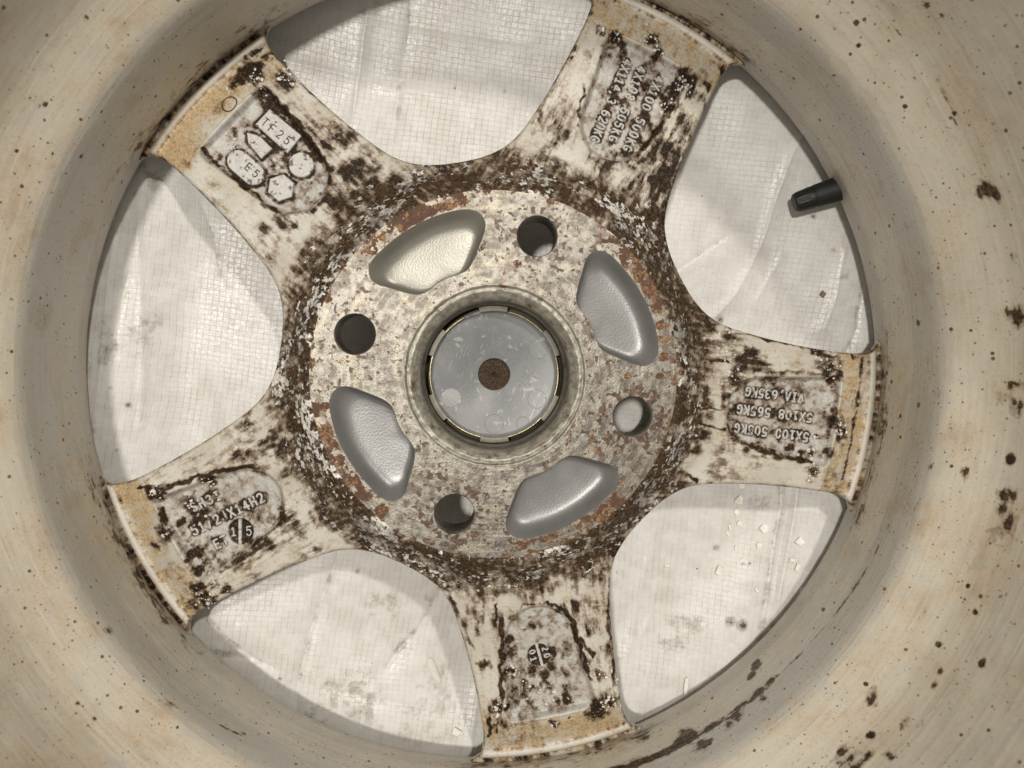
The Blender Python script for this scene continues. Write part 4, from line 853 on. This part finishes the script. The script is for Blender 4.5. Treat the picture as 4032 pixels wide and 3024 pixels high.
def dial(cx, cy, R_, nums, arrow_deg, inner_text=None):
    st = []
    for k in range(12):
        a = math.radians(90-30*(k+1))
        if nums:
            for j, ch in enumerate(str(k+1)):
                off = (j-(len(str(k+1))-1)/2)*.55
                st += glyph_strokes(ch, cx+R_*.86*math.cos(a)-off*math.sin(a)*-1, cy+R_*.86*math.sin(a)-off*math.cos(a), a-math.pi/2, .95)
        else:
            for e in (-7, 3, 10): st.append([(cx+R_*q*math.cos(a+math.radians(e)), cy+R_*q*math.sin(a+math.radians(e))) for q in (.72, 1.0)])
    a = math.radians(arrow_deg); L_ = R_*.45
    tip = (cx+L_*math.cos(a), cy+L_*math.sin(a)); st.append([(cx-L_*math.cos(a), cy-L_*math.sin(a)), tip])
    for e in (150, -150): st.append([tip, (tip[0]+L_*.55*math.cos(a+math.radians(e)), tip[1]+L_*.55*math.sin(a+math.radians(e)))])
    st.append([(cx+R_*.62*math.cos(t), cy+R_*.62*math.sin(t)) for t in np.linspace(0, 2*math.pi, 26)])
    if inner_text: 
        for ch, dx in inner_text: st += glyph_strokes(ch, cx+dx, cy, .3, 1.3)
    V, Fc = stroke_mesh(st, .09, .16, fl_z)
    obj('date_dial', mesh_from('date_dial', V, Fc), mlet, cap)
dial(5.1, 10.9, 4.1, False, 48); dial(12.0, -.9, 4.1, True, 100, [('0', -.9), ('9', .9)])
# spring wire and clips
n1, n2 = 150, 8; aa = np.radians(np.linspace(118, 118+318, n1)); bb = np.linspace(0, 2*math.pi, n2, endpoint=False)
V = [((24.5+.40*math.cos(b))*math.cos(a), (24.5+.40*math.cos(b))*math.sin(a), ZC+2.2+.40*math.sin(b)) for a in aa for b in bb]
obj('spring_wire', mesh_from('spring_wire', V, grid_faces(n1, n2, True)), M['wire'], cap)
def clip(a_mid):
    V = []; Fc = []; na = 16
    pr = [(24.1,-3),(24.1,3.6),(24.3,4.1),(24.7,4.3),(25.8,3.9),(26.25,3.2),(26.25,2.2),(25.6,1.8),(25.6,-3)]; m = len(pr)
    for a in np.radians(np.linspace(a_mid-12.2, a_mid+12.2, na)): V += [(q*math.cos(a), q*math.sin(a), ZC+z) for q, z in pr]
    Fc = [tuple(f) for f in grid_faces(na, m).tolist()]+[tuple(range(m)), tuple(range((na-1)*m, na*m))[::-1]]
    o = obj('retaining_clip', mesh_from('retaining_clip', V, Fc), M['clip'], cap)
    o.data.set_sharp_from_angle(angle=math.radians(40))
for a in (91, 151, 210, 270, 329, 29): clip(a)

for o in [c for c in cap.children]: o.scale = (.946, .946, 1.0)

# ---- valve
def tube(pts, rad, n, flute=None):
    pts = [Vector(q) for q in pts]; V = []
    ax = (pts[-1]-pts[0]).normalized(); up = Vector((0,0,1)); s = ax.cross(up).normalized(); w = s.cross(ax)
    for q, rr in zip(pts, rad):
        for i in range(n):
            a = 2*math.pi*i/n; f = 1.0
            if flute and flute[0] <= (q-pts[0]).length <= flute[1]: f = 1.0-(.035 if i % 4 < 2 else 0.0)
            V.append(q+(s*math.cos(a)+w*math.sin(a))*rr*f)
    V = [tuple(v) for v in V]; Fc = [tuple(f) for f in grid_faces(len(pts), n, True).tolist()]+[tuple(range(n)), tuple(range((len(pts)-1)*n, len(pts)*n))[::-1]]
    return V, [f[::-1] for f in Fc]
A0 = np.array([119.5, 67.2, -36.5]); A1 = np.array([156.0, 79.2, -30.0]); ln = np.linalg.norm(A1-A0); dv = (A1-A0)/ln
at = lambda d_: tuple(A0+dv*d_)
V, Fc = tube([at(q) for q in (7.6,8.4,8.8,9.2,12,20,26,29,30,36)], [3.8,4.3,4.45,4.5,4.6,5.0,5.5,6.3,8.5,8.5], 40)
stem = obj('valve_stem', mesh_from('valve_stem', V, Fc), M['rubber'], wheel)
V, Fc = tube([at(q) for q in (0,.15,.6,1.6,2.0,5.6,6.0,7.4,8.0,8.6)], [2.2,3.1,3.6,3.9,4.0,4.2,4.3,4.35,4.3,3.6], 72, (1.0, 5.7))
vc = obj('valve_cap', mesh_from('valve_cap', V, Fc), M['vcap'], stem)
vc.data.set_sharp_from_angle(angle=math.radians(30))

# ================================================================ bits lying on the tarp
FL_LABEL = ['curled white paint flake on the tarp right under the clean spoke edge','largest white paint flake, bent corner, in the shade of the right spoke','small pale paint flake where the spoke shadow ends','cream paint flake just below the edge of the spoke shadow','square white paint flake left of the tarp fold','cream paint flake lying right of the dark tarp fold','small white chip between the square flake and thin slivers','flat white chip beside the tarp fold, upper of two','tall white chip beside the tarp fold, lower of two','pointed white flake nearest the lower right barrel','broad whitish flake alone near the middle of the lower right opening','upper of two thin white slivers side by side','lower of two thin white slivers side by side','thin upright white sliver left of the small white chip','short tilted white sliver above the dark dirt mark','small slanted white chip at the left of the tarp fold','tiny white chip by the dirt smudge low in the opening','thin white sliver against the barrel edge','long thin white sliver at the bottom of the lower right opening','short white sliver near the hub side of the lower right opening']
rnd = random.Random(5)
def flake(x, y, w, h, rz, label, mat='flake', name='paint_flake', group='white paint flakes on the tarp'):
    n = (4 if rnd.random() < .5 else 5) if min(w, h) > 1.5 else 6
    if min(w, h) > 1.5: base = [(.5*w*(.85+.5*rnd.random())*math.cos(a+.6+e)*1.15, .5*h*(.85+.5*rnd.random())*math.sin(a+.6+e)*1.15) for a, e in [(a, rnd.uniform(-.3, .3)) for a in np.linspace(0, 2*math.pi, n, endpoint=False)]]
    else: base = [(-w*.45,-h*.5),(w*.4,-h*.46),(w*.5,0),(w*.35,h*.5),(-w*.3,h*.48),(-w*.5,.1*h)]
    q = rotp(base, math.degrees(-rz)); z0 = float(tarp_height(np.array([x]), np.array([y]))[0])+.25
    V = []; curl = rnd.uniform(.05, .13); tx, ty = rnd.uniform(-.22, .22), rnd.uniform(-.22, .22)
    def zz(a, b): return z0+.15+curl*(a*a)+a*tx+b*ty+.5*abs(tx)*w+.5*abs(ty)*h-.15
    for k in (0, 1): V += [(x+a, y+b, zz(a, b)+(.38 if k else 0.0)) for a, b in q]
    V += [(x, y, zz(0, 0)), (x, y, zz(0, 0)+.45)]
    Fc = [(i, (i+1) % n, n+(i+1) % n, n+i) for i in range(n)]+[(n+i, n+(i+1) % n, 2*n+1) for i in range(n)]+[((i+1) % n, i, 2*n) for i in range(n)]
    me = mesh_from(name, V, Fc, smooth=False); 
    zmin = min(v[2] for v in V)
    o = obj(name, me, M[mat]); tag(o, label, 'flake', group); return o
for (x, y, w, h, rz), lb in zip(FLAKES, FL_LABEL): flake(x, y, max(w, .75), max(h, .75), rz, lb)
flake(137.1, 32.3, 2.6, 2.4, .3, 'brown dirt flake on the tarp near the lower end of the valve opening', 'brown', 'dirt_flake', None)
def drop(name, pts, rad, hgt, label):
    P = cr_spline(pts, False, 6) if len(pts) > 2 else np.array(pts, float)
    k = len(P); R_ = np.interp(np.linspace(0, 1, k), np.linspace(0, 1, len(rad)), rad)
    T = np.gradient(P, axis=0); T /= np.linalg.norm(T, axis=1)[:, None]; N_ = np.stack([-T[:,1], T[:,0]], 1)
    z = tarp_height(P[:,0], P[:,1]); V = []; pr = [(-1,-.1),(-.85,.45),(-.5,.85),(0,1),(.5,.85),(.85,.45),(1,-.1)]; m = 7
    for q, nn, rr, zz in zip(P, N_, R_, z): V += [(q[0]+nn[0]*u*rr, q[1]+nn[1]*u*rr, zz+.1+v*hgt*min(1, rr/1.2)) for u, v in pr]
    Fc = [tuple(f)[::-1] for f in grid_faces(k, m).tolist()]
    o = obj(name, mesh_from(name, V, Fc), M['drop']); tag(o, label, 'drop', 'dried drops on the tarp'); return o
drop('dried_drop', [(-25.8,-119.8),(-25.4,-121.0),(-24.8,-123.4),(-23.3,-126.7),(-21.9,-129.0),(-21.2,-130.4)], [.3,1.7,2.1,1.7,1.5,.5], .8, 'long tadpole-shaped clear drop beside the bottom spoke')
drop('dried_drop', [(-21.7,-121.5),(-21.1,-121.5),(-20.5,-121.5)], [.2,.75,.2], .5, 'tiny round clear drop next to the tadpole-shaped one')
flake(-14.2, -148.3, 3.0, 3.4, .3, 'pale translucent flake near the outer end of the bottom spoke')
